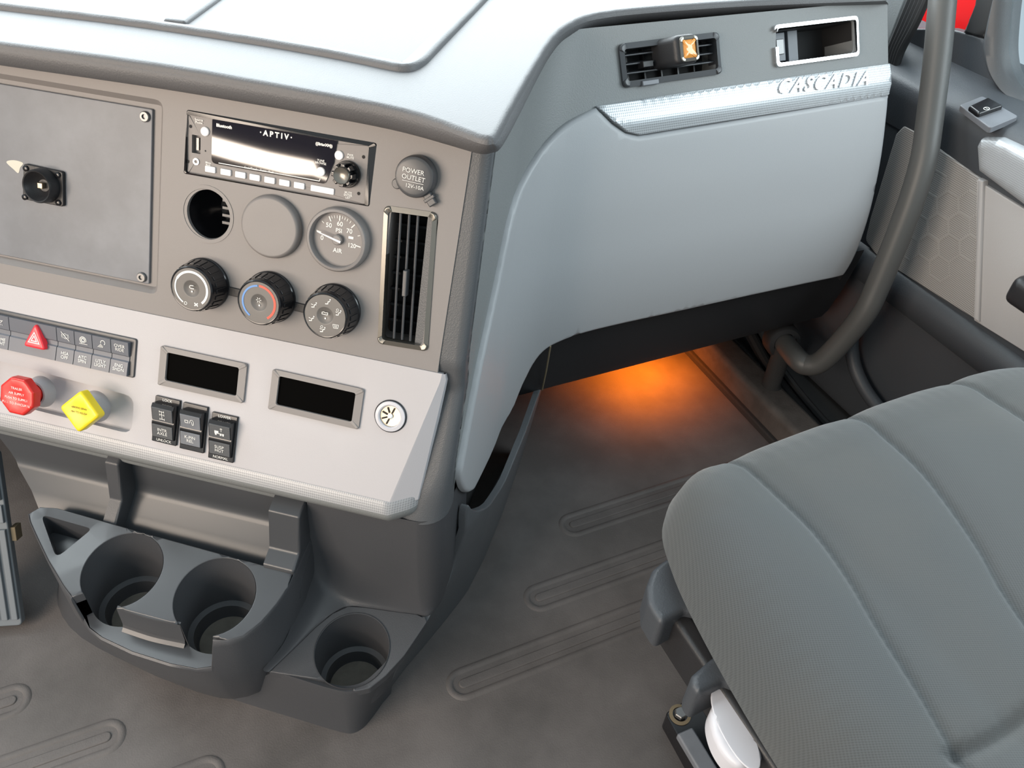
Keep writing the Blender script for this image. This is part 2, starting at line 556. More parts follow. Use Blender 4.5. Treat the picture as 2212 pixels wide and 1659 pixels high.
# ================================================================== the passenger side of the dashboard as a curved surface
_zs = np.array([.15, .25, .308, .36, .415, .492, .559, .598, .655, .72])
_ys = np.array([.755, .740, .733, .729, .731, .746, .768, .786, .817, .850])
_zf = np.linspace(.15, .72, 229); _yf = np.interp(_zf, _zs, _ys)
for _ in range(3): _yf = np.convolve(np.pad(_yf, 6, mode='reflect', reflect_type='odd'), np.ones(13) / 13, 'valid')
SIDE_U, FIL_R, TURN = -.162, .10, math.radians(52)
FIL_L, FIL_ARC = FIL_R * math.tan(TURN / 2), FIL_R * TURN


def s_pos(t, z):
    t, z = np.broadcast_arrays(np.asarray(t, float), np.asarray(z, float))
    Y = np.interp(z, _zf, _yf)
    nk = (-Y - SIDE_U * SA) / CA
    K = pod(SIDE_U, nk, z)
    Astart = K - FIL_L * DD
    h = FIL_ARC / 2
    rn = np.array([DD[1], -DD[0], 0.0])
    ph = np.clip(t + h, 0, FIL_ARC) / FIL_R
    cen = Astart + FIL_R * rn
    ang = math.atan2(-rn[1], -rn[0]) - ph
    P = cen + FIL_R * np.stack([np.cos(ang), np.sin(ang), 0 * ang], -1)
    back = np.clip(-h - t, 0, None); fwd = np.clip(t - h, 0, None)
    P = P - back[..., None] * DD + fwd[..., None] * np.array([1.0, 0, 0])
    return P


def S(t, z, h=0.0):
    e_ = 1e-4
    dt = s_pos(np.asarray(t) + e_, z) - s_pos(np.asarray(t) - e_, z)
    dz = s_pos(t, np.asarray(z) + e_) - s_pos(t, np.asarray(z) - e_)
    n = np.cross(dt, dz); n /= np.linalg.norm(n, axis=-1, keepdims=True)
    return s_pos(t, z) + n * np.asarray(h, float)[..., None]


_gt, _gz = np.meshgrid(np.linspace(-.5, .8, 261), np.linspace(.2, .70, 101))
_gp = None


def s_px(x, y):
    """surface coordinates (t, z) of the point of the dashboard seen at a pixel"""
    global _gp
    if _gp is None: _gp = project(s_pos(_gt.ravel(), _gz.ravel()))
    i = int(np.argmin(((_gp - [x, y]) ** 2).sum(1)))
    q = np.array([_gt.ravel()[i], _gz.ravel()[i]])
    for _ in range(6):
        p = project(s_pos(q[0], q[1]))[0]
        a = project(s_pos(q[0] + 1e-4, q[1]))[0] - p; b = project(s_pos(q[0], q[1] + 1e-4))[0] - p
        J = np.stack([a, b], 1) / 1e-4
        st = np.linalg.solve(J, np.array([x, y]) - p); st = np.clip(st, -.03, .03); q = q + st
    return (float(q[0]), float(q[1]))


def s_pxs(pts): return [s_px(*p) for p in pts]


def t_of_x(x, z):
    Y = float(np.interp(z, _zf, _yf)); nk = (-Y - SIDE_U * SA) / CA
    return x - (float(pod(SIDE_U, nk, z)[0]) + FIL_L) + FIL_ARC / 2


def t_of_n(n, z):
    Y = float(np.interp(z, _zf, _yf)); nk = (-Y - SIDE_U * SA) / CA
    return -((n - nk) - FIL_L) - FIL_ARC / 2


def n_stack(z): return float(np.interp(z, [.10, .28, .305, .433, .634, .70], [-.534, -.534, -.531, -.600, -.676, -.700]))


Z_TOP, Z_LIP = .680, .656
X_END = .930
dash = thing('dashboard', 'grey wraparound truck dashboard with angled centre stack and grey glove box', 'dashboard', (.45, .85, .15))

# ---- top pad and its lip
top_px = [(-60, 84), (0, 93), (285, 131), (475, 162), (700, 203), (790, 220), (888, 242), (960, 266), (1020, 289), (1046, 297), (1062, 297),
          (1076, 287), (1111, 221), (1143, 165), (1175, 111), (1206, 70), (1250, 42), (1301, 28), (1400, 17), (1584, 4), (1750, -3), (1917, -9)]
lip_px = [(-60, 132), (0, 142), (316, 188), (500, 218), (700, 253), (825, 277), (900, 295), (960, 312), (1014, 328), (1042, 334), (1062, 331),
          (1081, 318), (1121, 247), (1159, 168), (1190, 113), (1222, 82), (1270, 65), (1333, 55), (1400, 47), (1584, 34), (1750, 22), (1917, 11)]


def resample(P, n):
    P = np.asarray(P, float); d = np.r_[0, np.cumsum(np.linalg.norm(np.diff(P, axis=0), axis=1))]
    q = np.linspace(0, d[-1], n); return np.stack([np.interp(q, d, P[:, k]) for k in range(P.shape[1])], 1)


top_line = smooth_line([at_z(x, y, Z_TOP) for x, y in top_px], 5)
lip_line = smooth_line([at_z(x, y, Z_LIP) for x, y in lip_px], 5)
far_left = top_line[0] - UU * .35; far_left_b = lip_line[0] - UU * .35
top_line = np.vstack([far_left[None], top_line]); lip_line = np.vstack([far_left_b[None], lip_line])
edge2 = np.gradient(top_line[:, :2], axis=0); edge2 /= np.linalg.norm(edge2, axis=1)[:, None]
outn = np.stack([edge2[:, 1], -edge2[:, 0], 0 * edge2[:, 0]], 1)
pad_out = np.vstack([top_line[:, :2], [[top_line[-1, 0] + .004, 1.42], [top_line[0, 0], 1.42]]])
tray_px = [(-40, 17), (0, 22), (280, 56), (560, 98), (740, 130), (830, 149), (868, 155), (897, 152), (922, 138), (945, 114), (1055, -1)]
tray_edge = list(smooth_line([at_z(x, y, Z_TOP)[:2] for x, y in tray_px], 4))
d_r = unit(tray_edge[-1] - tray_edge[-2])
far_r = tray_edge[-1] + d_r * (1.40 - tray_edge[-1][1]) / d_r[1]
tray_out = np.vstack([[tray_edge[0] - UU[:2] * .10], tray_edge, [far_r], [(tray_edge[0] - UU[:2] * .10)[0], 1.40]])
v, f = patch(pad_out, lambda x, y, h: np.stack([x, y, Z_TOP - .006 + h], -1), T=.006, R=.006, depth=.0, step=.03, grid=.06)
mesh_obj('top_pad', v, f, MT['pad'], dash)
rows = []
for k, (fz, bulge) in enumerate([(0, 0.0), (.10, .0012), (.3, .0028), (.6, .0032), (.85, .0016), (1.0, -.001), (1.0, -.03)]):
    L = top_line * (1 - fz) + lip_line * fz + outn * bulge
    L[:, 2] = Z_TOP - .006 + (Z_LIP - Z_TOP + .006) * fz
    rows.append(L)
v, f = loft(rows); mesh_obj('top_pad_lip', v, f, MT['pad'], dash)
# raised storage tray on the pad
tray_in = inset(tray_out, .020)
div = [at_z(375, 47, Z_TOP + .004)[:2], at_z(450, -6, Z_TOP + .004)[:2]]
v, f = patch(tray_out, lambda x, y, h: np.stack([x, y, Z_TOP + h], -1), T=.006, R=.006, depth=.0, holes=[tray_in], hole_depth=.0045, hole_R=.004,
             hole_cap=True, step=.03)
tray = mesh_obj('storage_tray', v, f, MT['pad'], dash)
dd = unit(np.array(div[1]) - div[0]); dn = np.array([-dd[1], dd[0]])
a, b = np.array(div[0]), np.array(div[1]) + dd * .2
o = np.array([a - dn * .012, b - dn * .012, b + dn * .012, a + dn * .012])
v, f = patch(rounded(o, .004), lambda x, y, h: np.stack([x, y, Z_TOP + .001 + h], -1), T=.0045, R=.004, depth=0)
mesh_obj('tray_divider', v, f, MT['pad'], tray)

# ---- centre stack panel with its openings
def stk_poly(px, r=0.0, w=0.0): return rounded(STK.pxs(px, w), r) if r else np.array(STK.pxs(px, w))


right_u0, right_u1 = STK.px(1018, 330), STK.px(945, 805)
vtop = right_u0[1] + .012
stack_out = np.array([(right_u1[0], 0.0), (right_u0[0] + .0005, vtop), (-.72, vtop), (-.72, 0.0)])
sh_t, sh_b = STK.px(345, 216)[1], STK.px(330, 635)[1]
screen_hole = rounded([(-.7, sh_b), (STK.px(340, 625)[0], sh_b), (STK.px(353, 230)[0], sh_t), (-.7, sh_t)], [0.0, .009, .009, 0.0])
radio_hole = stk_poly([(405, 238), (813, 310), (797, 445), (398, 374)], .002)
duct_hole = circ(*STK.px(453, 464), .0245, 40)
vent_hole = stk_poly([(846, 449), (948, 467), (912, 748), (815, 732)], .006)
v, f = patch(stack_out, lambda x, y, h: STK(x, y, h - .004), T=.004, R=0, depth=.004, holes=[screen_hole, radio_hole, duct_hole, vent_hole],
             hole_depth=[.007, .045, .004, .030], hole_R=0, step=.03)
stack_panel = mesh_obj('stack_panel', v, f, MT['stack'], dash)
inn = inset(screen_hole, .0055); n_h = len(screen_hole)
v = np.vstack([STK(screen_hole[:, 0], screen_hole[:, 1], np.zeros(n_h) - .0002), STK(inn[:, 0], inn[:, 1], np.full(n_h, -.0068))])
mesh_obj('recess_bevel', v, [[i, (i + 1) % n_h, n_h + (i + 1) % n_h, n_h + i] for i in range(n_h)], MT['stack'], stack_panel)
# plate that closes the screen opening
pt_, pb_ = STK.px(331, 236, -.005)[1], STK.px(323, 614, -.005)[1]
pl = rounded([(-.69, pb_), (STK.px(323, 614, -.005)[0], pb_), (STK.px(331, 236, -.005)[0], pt_), (-.69, pt_)], [0, .002, .002, 0])
v, f = patch(inset(screen_hole, -.002), lambda x, y, h: STK(x, y, h - .0085), T=.0015, depth=0); mesh_obj('recess_floor', v, f, MT['stack'], stack_panel)
v, f = patch(pl, lambda x, y, h: STK(x, y, h - .007), T=.003, R=.001, depth=0)
plate = mesh_obj('cover_plate', v, f, MT['plate'], dash, label='blue grey blanking plate where a screen would sit')
for sx, sy in ((313, 252), (306, 599)):
    u, vv = STK.px(sx, sy, -.003)
    v, f = lathe(STK, u, vv, [(.0052, -.004), (.0052, -.0022), (.0044, -.0012), (.0024, -.0012), (.0022, -.003), (0, -.003)], 24)
    sc_ = mesh_obj('screw', v, f, MT['steel'], plate)
u, vv = STK.px(35, 358, -.004)
sp = smooth_line([STK.px(*q, -.004) for q in [(14, 350), (30, 346), (50, 352), (44, 362), (40, 374), (30, 366)]], 4, True)
v, f = patch(sp, lambda x, y, h: STK(x, y, h - .004), T=.00025, depth=0); mesh_obj('scuff_mark', v, f, MT['scuff'], plate)
# link bar behind the knobs
p1, p2 = STK.px(470, 622), STK.px(700, 676)
dv = unit(np.array(p2) - p1); nv = np.array([-dv[1], dv[0]]) * .0045
v, f = patch(np.array([p1 - nv, p2 - nv, p2 + nv, p1 + nv]), lambda x, y, h: STK(x, y, h), T=.0018, R=.0009, depth=.001)
mesh_obj('knob_link_bar', v, f, MT['black'], stack_panel)
# round duct opening
u, vv = STK.px(453, 464)
v, f = lathe(STK, *STK.px(447, 463), [(.0285, -.0005), (.0285, .0006), (.0250, .0006), (.0243, -.001), (.0243, -.004)], 48)
mesh_obj('duct_ring', v, f, MT['stack'], stack_panel)
v, f = lathe(STK, u, vv, [(.0245, -.004), (.0250, -.012), (.0265, -.026), (.0240, -.040), (.016, -.050), (0, -.052)], 40)
mesh_obj('duct_throat', v, f, MT['gloss'], stack_panel)
for k in range(4):
    b_ = STK.sub(u + .010, vv + .0125 - .0075 * k, -.030)
    v, f = box(b_, -.008, -.0016, .013, .0016, -.006, .010, bev=.0005); mesh_obj('duct_louver', v, f, MT['satin'], stack_panel)

# ---- corner column
def col_front(z):
    bk = .016 * min(1, max(0, (.440 - z) / .03)) * min(1, max(0, (z - .274) / .03))
    return n_stack(z) - .002 - bk, float(np.interp(z, [.28, .33, .42], [.030, .014, .010]))



rows = []
for z in np.linspace(.668, .272, 64):
    ns = n_stack(z)
    nf, r_ = col_front(z); th_ = np.radians(np.linspace(90, 0, 8))
    prof = [(-.215, nf - .004), (-.200, nf), (-.162 - r_, nf)] + [(-.162 - r_ + r_ * math.cos(q), nf - r_ + r_ * math.sin(q)) for q in th_[1:]] + [(-.162, nf - r_ - .012)]
    rows.append(np.array([pod(u, n, z) for u, n in prof]))
v, f = loft(rows); mesh_obj('corner_column', v, f, MT['column'], dash)

# ---- passenger fascia with two vent openings
FV = [(1335, 95), (1551, 70), (1553, 160), (1342, 192)]
RV = [(1670, 54), (1847, 37), (1850, 120), (1669, 148)]
vent_a = rounded(s_pxs([(1344, 103), (1545, 79), (1546, 154), (1350, 184)]), .005)
vent_b = rounded(s_pxs([(1676, 60), (1842, 44), (1843, 114), (1676, 139)]), .004)
left_b = [(t_of_n(col_front(z)[0] - col_front(z)[1] - .006, z), z) for z in np.linspace(.668, .285, 18)]
low_b = s_pxs([(985, 1030), (1003, 1040), (1060, 925), (1110, 835), (1160, 735), (1250, 690), (1450, 645), (1800, 575)])
fas = left_b + low_b + [(t_of_x(X_END, z), z) for z in (.34, .40, .46, .52, .58, .668)]
v, f = patch(fas, S, T=0, R=0, depth=.004, holes=[vent_a, vent_b], hole_depth=[.03, .05], step=.02, grid=.014)
fascia = mesh_obj('passenger_fascia', v, f, MT['fascia'], dash, smooth=50)
rows = [[np.array([X_END, float(np.interp(z, _zf, _yf)) + o_, z]) for z in np.linspace(.668, .29, 24)] for o_ in (0, .2)]
v, f = loft(rows); mesh_obj('end_panel', v, f, MT['black'], dash)

# ---- glove box door
glove_px = [(1285, 233), (1230, 260), (1190, 292), (1150, 342), (1118, 402), (1093, 480), (1070, 590), (1050, 685), (1025, 800), (1004, 910), (990, 985),
            (984, 1022), (987, 1048), (997, 1062), (1009, 1060), (1020, 1044), (1060, 960), (1095, 889), (1125, 825), (1148, 782), (1172, 753),
            (1200, 736), (1250, 717), (1330, 697), (1450, 671), (1600, 638), (1750, 606), (1806, 594), (1822, 584), (1846, 540), (1876, 450), (1900, 330),
            (1914, 205), (1640, 250), (1375, 293), (1348, 287), (1318, 266)]
gl = s_pxs(glove_px)
gl = np.vstack([smooth_line(gl[:33], 3), gl[33:]])
gdoor_out = gl
v, f = patch(gl, S, T=.007, R=.006, depth=.0, step=.014, grid=.014)
gdoor = mesh_obj('glove_box_door', v, f, MT['glove'], dash, smooth=60, label='light grey glove box door with long swept wing')
strip_px = [(1285, 230), (1500, 197), (1700, 168), (1916, 138), (1914, 206), (1640, 249), (1378, 291), (1350, 285), (1320, 264)]
st = s_pxs(strip_px)
st_top = np.array(s_pxs([(1285, 229), (1921, 137)])); st_bot = np.array(s_pxs([(1378, 291), (1921, 205)]))


def strip_fold(t, z):
    zt = np.interp(t, st_top[:, 0], st_top[:, 1]); zb = np.interp(t, st_bot[:, 0], st_bot[:, 1])
    q = np.clip((z - zb) / np.maximum(zt - zb, 1e-4), 0, 1)
    return .0045 * (1 - np.abs(q - .42) / np.where(q > .42, .58, .42)) ** 1.0


v, f = patch(rounded(st, [0, 0, 0, .002, .002, 0, .004, .006, 0]), S, T=.0055, R=.0012, depth=0, step=.012, grid=.006, hfun=strip_fold)
strip = mesh_obj('name_strip', v, f, MT['weave'], dash, smooth=50, label='silver woven trim strip above the glove box door')
# raised chrome name letters
V2, F2 = text2d('CASCADIA', .026, 'LEFT', .0004, 1.28, .28)
ta, tb = s_px(1672, 192), s_px(1863, 172)
sx = (tb[0] - ta[0]) / (V2[:, 0].max() - V2[:, 0].min()); zc0, zc1 = s_px(1672, 190)[1], s_px(1863, 171)[1]
tt = ta[0] + (V2[:, 0] - V2[:, 0].min()) * sx
zz = np.interp(tt, [ta[0], tb[0]], [zc0, zc1]) + V2[:, 1] * .80
hh = .0058 + strip_fold(tt, zz)
vt, vb = S(tt, zz, hh + .0022), S(tt, zz, hh - .001)
ecount = {}
for q in F2:
    for i in range(len(q)): ecount[(q[i], q[(i + 1) % len(q)])] = 1
Fx = [list(q) for q in F2] + [[b_, a_, a_ + len(vt), b_ + len(vt)] for (a_, b_) in ecount if (b_, a_) not in ecount]
mesh_obj('name_lettering', np.vstack([vt, vb]), Fx, MT['chrome'], strip, smooth=0)

# ---- black kick panel below the glove box
rows = []
tk = np.linspace(0, 1, 40)
for y0, z0 in ((.745, .330), (.748, .300), (.756, .25), (.768, .20), (.776, .182), (.786, .180), (.86, .186), (1.02, .196)):
    rows.append(np.stack([.40 + .57 * tk, np.full(40, y0), np.full(40, z0)], 1))
v, f = loft(rows); kick = mesh_obj('kick_panel', v, f, MT['black'], dash)
# seam at the left end of the kick panel
v, f = tube([at_z(1189, 748, .305) + [0, 0, 0], at_z(1180, 800, .25), at_z(1171, 842, .19)], .0012, 8); mesh_obj('panel_seam', v, f, MT['tan'], kick)

# ---- switch panel
low_bot = LOW.px(841, 1086); low_l = (-.52, low_bot[1])
br0, br1 = LOW.px(951, 826), LOW.px(841, 1086)
dis_a = rounded(LOW.pxs([(358, 762), (520, 797), (511, 859), (351, 823)]), .002)
dis_b = rounded(LOW.pxs([(602, 814), (769, 850), (758, 917), (595, 879)]), .002)
rec = rounded(LOW.pxs([(-120, 752), (290, 857), (284, 938), (-120, 838)]), .012)
rec = np.array([(max(p[0], -.50), p[1]) for p in rec])
e_top, e_bot = np.array([LOW.px(961, 812)[0], 0.0]), np.array(LOW.px(896, 1090))
crease_t = np.array([br0[0] + .001, 0.0])
low_out = np.vstack([[crease_t], [br0], [br1], [(-.52, low_bot[1])], [(-.52, 0.0)]])
v, f = patch(low_out, lambda x, y, h: LOW(x, y, h), T=.0015, R=.0, depth=.012, holes=[rec, dis_a, dis_b], hole_depth=[.010, .012, .012], hole_R=.0015, step=.02, grid=.02)
ca, cb = np.linspace(0, 1, 14)[:, None], None
cr = np.vstack([crease_t[None], np.array(br0) * (1 - ca) + np.array(br1) * ca]); ou = np.vstack([e_top[None], (e_top + [.0015, -.006]) * (1 - ca) + e_bot * ca])
wd = np.linalg.norm(ou - cr, axis=1)
rows = [LOW(cr[:, 0], cr[:, 1], np.full(len(cr), .0015)), LOW(*(cr * .92 + ou * .08).T, .0013 - wd * .02), LOW(*(cr * .05 + ou * .95).T, .0015 - wd * .62), LOW(ou[:, 0], ou[:, 1], .0005 - wd * .72), LOW(ou[:, 0], ou[:, 1], -.004 - wd * .95)]
v, f = join([(v, f), loft(rows)])
switch_panel = mesh_obj('switch_panel', v, f, MT['silver'], dash, smooth=22, label='light grey lower panel carrying switches and displays')
v, f = patch(inset(rec, -.004), lambda x, y, h: LOW(x, y, h - .0095), T=.001, depth=0); mesh_obj('valve_recess', v, f, MT['silver'], switch_panel)
# woven lip under the panel
nb, zb = float((LOW(0, low_bot[1]) - 0) @ NN), float(LOW(0, low_bot[1])[2])
us = np.r_[np.linspace(-.75, -.235, 30), -.223, -.217, -.211, -.205, -.199, -.194, -.190]
pull = np.r_[np.zeros(32), .0042, .0088, .0135, .0185, .026]
for nm, mt, prof in (('woven_lip', MT['weave_dark'], [(0.0, .002), (.0022, .0005), (.0060, -.0075), (.0072, -.0110)]),
                     ('lip_underside', MT['fascia'], [(.0072, -.0110), (.0078, -.0135), (.0070, -.0180), (.0035, -.0245), (-.002, -.0285), (-.008, -.0300), (-.0085, -.044), (-.012, -.050), (-.030, -.050)])):
    rows = [np.array([pod(u_, nb + .001 + dn_ - p_, zb + dz_) for u_, p_ in zip(us, pull)]) for dn_, dz_ in prof]
    v, f = loft(rows); mesh_obj(nm, v, f, mt, switch_panel, smooth=40)

# ================================================================== things set into the centre stack
def quad_map(fr, px4, w=0.0):
    """local frame with origin at the lower left corner of a px quad TL, TR, BR, BL; returns frame, width, height"""
    q = np.array([fr(*fr.px(*p, w), w) for p in px4])
    U_ = unit((q[1] - q[0]) + (q[2] - q[3])); V_ = (q[0] - q[3]) + (q[1] - q[2]); V_ = unit(V_ - U_ * (V_ @ U_))
    c = q.mean(0); W_ = (np.linalg.norm(q[1] - q[0]) + np.linalg.norm(q[2] - q[3])) / 2; H_ = (np.linalg.norm(q[0] - q[3]) + np.linalg.norm(q[1] - q[2])) / 2
    return Frame(c, U_, V_), W_, H_


# ---- radio
RF, RW, RH = quad_map(STK, [(405, 247), (800, 316), (786, 442), (399, 372)])
rw, rh = RW / 2, RH / 2
radio = thing('radio', 'black truck radio with white buttons and APTIV screen in the dash', 'radio', RF.o)
hx = np.array([RF.px(*p) for p in [(405, 238), (813, 310), (797, 445), (398, 374)]])
v, f = patch(rounded(inset(hx, -.0005), .0025), lambda x, y, h: RF(x, y, h - .002), T=.0030, R=.0010, depth=.03,
             holes=[rounded([(-rw, -rh), (rw, -rh), (rw, rh), (-rw, rh)], .002)], hole_depth=.012)
mesh_obj('bezel', v, f, MT['gloss'], radio)
usb_u, usb_v = RF.px(422, 312)
v, f = patch(rounded([(-rw, -rh), (rw, -rh), (rw, rh), (-rw, rh)], .002), lambda x, y, h: RF(x, y, h - .004), T=.0025, R=.0008, depth=.003,
             holes=[rect(usb_u - .0045, usb_v - .0085, usb_u + .0045, usb_v + .0085)], hole_depth=.006, hole_cap=True)
face = mesh_obj('face_plate', v, f, MT['stack'], radio)
FW = -.0015
scr = rounded([RF.px(460, 257, FW), RF.px(729, 304, FW), RF.px(722, 352, FW), RF.px(703, 397, FW), RF.px(458, 352, FW)], [.001, .001, 0, .004, .005])
v, f = patch(scr, lambda x, y, h: RF(x, y, FW + h), T=.0012, R=0, depth=.001)
scr_o = mesh_obj('display', v, f, MT['screen'], radio, smooth=0, label='glossy dark radio display')
SW = FW + .0014
rr = math.radians(0)
lettering(RF, *RF.px(596, 292, SW), .0068, '\u00b7APTIV\u00b7', MT['white'], scr_o, SW, bold=.0003, spacing=1.55)
lettering(RF, *RF.px(484, 273, SW), .0040, 'Bluetooth', MT['white'], scr_o, SW, bold=.0002)
lettering(RF, *RF.px(700, 313, SW), .0034, '((SiriusXM))', MT['white'], scr_o, SW, bold=.0002)
pa, pb, pc = RF.px(473, 352, SW), RF.px(690, 391, SW), RF.px(692, 386, SW)
v, f = stroke(RF, [pa, pb, pc], .0008, SW); mesh_obj('display_line', v, f, MT['white'], scr_o, smooth=0)
lettering(RF, *RF.px(560, 367, SW), .0030, 'Seek/Track   Tune   Push', MT['white'], scr_o, SW + .0002)
btn = [(455, 367), (488, 375), (520, 381), (551, 388), (583, 395), (615, 401), (646, 404)]
btn = [(455, 368), (488.5, 374.5), (520, 381), (551, 388), (583, 394.5), (615, 400), (647, 404)]
for i, (x, y) in enumerate(btn):
    bu, bv = RF.px(x, y, FW); bv = -rh + .0068
    v, f = box(RF, bu - .0054, bv - .0030, bu + .0054, bv + .0030, FW - .001, FW + .0014, r=.0010, bev=.0006); mesh_obj('preset_button', v, f, MT['button'], radio)
bu, bv = RF.px(697, 413, FW); bv = -rh + .0068
v, f = box(RF, bu - .0118, bv - .0030, bu + .0118, bv + .0030, FW - .001, FW + .0014, r=.0010, bev=.0006); mesh_obj('preset_button', v, f, MT['button'], radio)
for x, y in ((443.5, 284), (733, 335.5), (693.5, 371)):
    w0 = FW if x != 693.5 else SW
    bu, bv = RF.px(x, y, w0)
    v, f = lathe(RF, bu, bv, [(.0044, w0 - .001), (.0044, w0 + .0010), (.0038, w0 + .0016), (0, w0 + .0018)], 28); mesh_obj('round_button', v, f, MT['button'], radio)
for x, y in ((412, 273), (406, 349), (785.5, 339), (775, 418), (444, 326)):
    bu, bv = RF.px(x, y, FW); v, f = disc(RF, bu, bv, .0016 if x != 444 else .0008, FW + .0002); mesh_obj('screw_hole', v, f, MT['flatblack'], face, smooth=0)
bu, bv = RF.px(424, 349, FW)
v, f = lathe(RF, bu, bv, [(.0032, FW), (.0032, FW + .0008), (.0017, FW + .0008), (.0015, FW - .0005), (0, FW - .0005)], 24); mesh_obj('headphone_jack', v, f, MT['chrome'], radio)
v, f = box(RF, usb_u - .0005, usb_v - .0055, usb_u + .0020, usb_v + .0060, FW - .006, FW - .0012); mesh_obj('usb_contact', v, f, MT['steel'], radio)
for (x, y, s_, tx) in ((430, 262, .0030, 'Source\nPhone'), (450, 354, .0026, 'Menu\nBack'), (757, 338, .0028, 'PWR\nMUTE'), (752, 422, .0028, 'MUTE\nENTER\nLIST'),
                       (693, 350, .0028, 'TUNE\nBROWSE')):
    w0 = SW if (x, y) == (693, 350) else FW
    bu, bv = RF.px(x, y, w0); lettering(RF, bu, bv, s_, tx, MT['white'], scr_o if w0 == SW else face, w0 + .0003, bold=.00005)
bu, bv = RF.px(752, 376, FW)
knob_n = 8
base = [(.0125, FW), (.0125, FW + .003), (.0118, FW + .004), (.0095, FW + .004)]
v, f = lathe(RF, bu, bv, base, 40); tk_ = mesh_obj('tuning_knob', v, f, MT['gloss'], radio)
star = []
for k in range(knob_n):
    a = 2 * math.pi * k / knob_n
    for da, r_ in ((-.30, .0080), (-.22, .0108), (.22, .0108), (.30, .0080)): star.append((bu + r_ * math.cos(a + da), bv + r_ * math.sin(a + da)))
v, f = patch(star, lambda x, y, h: RF(x, y, FW + .003 + h), T=.012, R=.0008, depth=0); mesh_obj('knob_grip', v, f, MT['gloss'], tk_)
v, f = lathe(RF, bu, bv, [(.0080, FW + .013), (.0080, FW + .0165), (.0074, FW + .0172), (.0068, FW + .0166), (.003, FW + .0155), (0, FW + .0152)], 36)
mesh_obj('knob_cap', v, f, MT['bronze'], tk_)

# ---- air gauge
gu, gv = STK.px(734, 516)
g = thing('air_gauge', 'round air pressure gauge with white needle and warm grey bezel', 'gauge', STK(gu, gv))
v, f = lathe(STK, gu, gv, [(.0310, -.0005), (.0310, .004), (.0305, .0085), (.0292, .0100), (.0270, .0105), (.0262, .0095), (.0258, .004), (.0258, .003)], 56)
mesh_obj('bezel', v, f, [MT['stack']], g)
dw = .0034
v, f = disc(STK, gu, gv, .0260, dw, 48); dial = mesh_obj('dial', v, f, MT['stack'], g, smooth=0)
GF = STK.sub(gu, gv, 0, rot=math.radians(-0.5))
for a, big in [(168, 1), (140, 0), (118, 1), (111, 0), (104, 0), (97, 0), (90, 1), (83, 0), (76, 0), (69, 0), (60, 0), (48, 1), (20, 0), (-8, 1)]:
    a = math.radians(a); r0 = .0185 if big else .0205
    v, f = stroke(GF, [(r0 * math.cos(a), r0 * math.sin(a)), (.0228 * math.cos(a), .0228 * math.sin(a))], .0011 if big else .0006, dw + .0001)
    mesh_obj('tick', v, f, MT['white'], dial, smooth=0)
for tx, x, y, s_ in (('0', -.0165, -.0015, .0062), ('50', -.0105, .0118, .0062), ('60', .0005, .0150, .0062), ('70', .0105, .0098, .0062), ('120', .0140, -.0035, .0058),
                     ('PSI', 0, .0085, .0056), ('AIR', 0, -.0110, .0060)):
    lettering(GF, x, y, s_, tx, MT['white'], dial, dw + .0003, bold=.0001)
v, f = box(GF, .0100, .0028, .0150, .0052, dw, dw + .0003); mesh_obj('trailer_icon', v, f, MT['white'], dial, smooth=0)
v, f = lathe(GF, 0, 0, [(.0052, dw), (.0050, dw + .004), (.004, dw + .005), (0, dw + .0052)], 28); mesh_obj('needle_hub', v, f, MT['stack'], g)
na = math.radians(166)
nd = np.array([math.cos(na), math.sin(na)]); nn_ = np.array([-nd[1], nd[0]])
q = [nd * .0205 + nn_ * .0003, nd * .0205 - nn_ * .0003, -nd * .0045 - nn_ * .0011, -nd * .0045 + nn_ * .0011]
v, f = patch(q, lambda x, y, h: GF(x, y, dw + .0052 + h), T=.0006, depth=0); mesh_obj('needle', v, f, MT['button'], g)

# ---- blank cover
bu, bv = STK.px(590, 489)
v, f = lathe(STK, bu, bv, [(.0305, -.0005), (.0308, .003), (.0300, .0065), (.0285, .0085), (.0270, .0090), (.015, .0088), (0, .0088)], 56)
tag(mesh_obj('blank_cover', v, f, MT['stack']), 'plain round blanking cover between duct hole and air gauge', 'cover')

# ---- climate knobs
def climate_knob(px, label, idx):
    u, v0 = STK.px(*px)
    t = thing('climate_knob', label, 'knob', STK(u, v0), 'climate control knobs on the centre stack')
    H = .0265
    v, f = lathe(STK, u, v0, [(.0265, -.0005), (.0265, .0025), (.0255, .0035), (.0250, .005), (.0236, .019), (.0228, H - .002)], 56); body = mesh_obj('barrel', v, f, MT['gloss'], t)
    for k in range(22):
        a = 2 * math.pi * k / 22
        fr = Frame(STK(u + .0240 * math.cos(a), v0 + .0240 * math.sin(a), .013), -STK.U * math.sin(a) + STK.V * math.cos(a), STK.N - (STK.U * math.cos(a) + STK.V * math.sin(a)) * .1)
        v, f = box(fr, -.0022, -.0075, .0022, .0070, -.0008, .0010, r=.0004, bev=.0004); mesh_obj('grip_rib', v, f, MT['gloss'], body)
    v, f = lathe(STK, u, v0, [(.0230, H - .003), (.0226, H - .0008), (.0216, H), (.0208, H - .0002)], 56); mesh_obj('rim', v, f, MT['gloss'], t)
    v, f = lathe(STK, u, v0, [(.0210, H - .0004), (.0090, H - .0004), (.0080, H - .0008), (.0055, H - .0022), (0, H - .0028)], 56); fc = mesh_obj('face', v, f, MT['knobface'], t)
    v, f = disc(STK, u, v0 - .0030, .0009, H - .0016, 16); mesh_obj('pointer_dot', v, f, MT['white'], fc, smooth=0)
    return t, fc, STK.sub(u, v0, H - .0003, rot=math.radians(2))


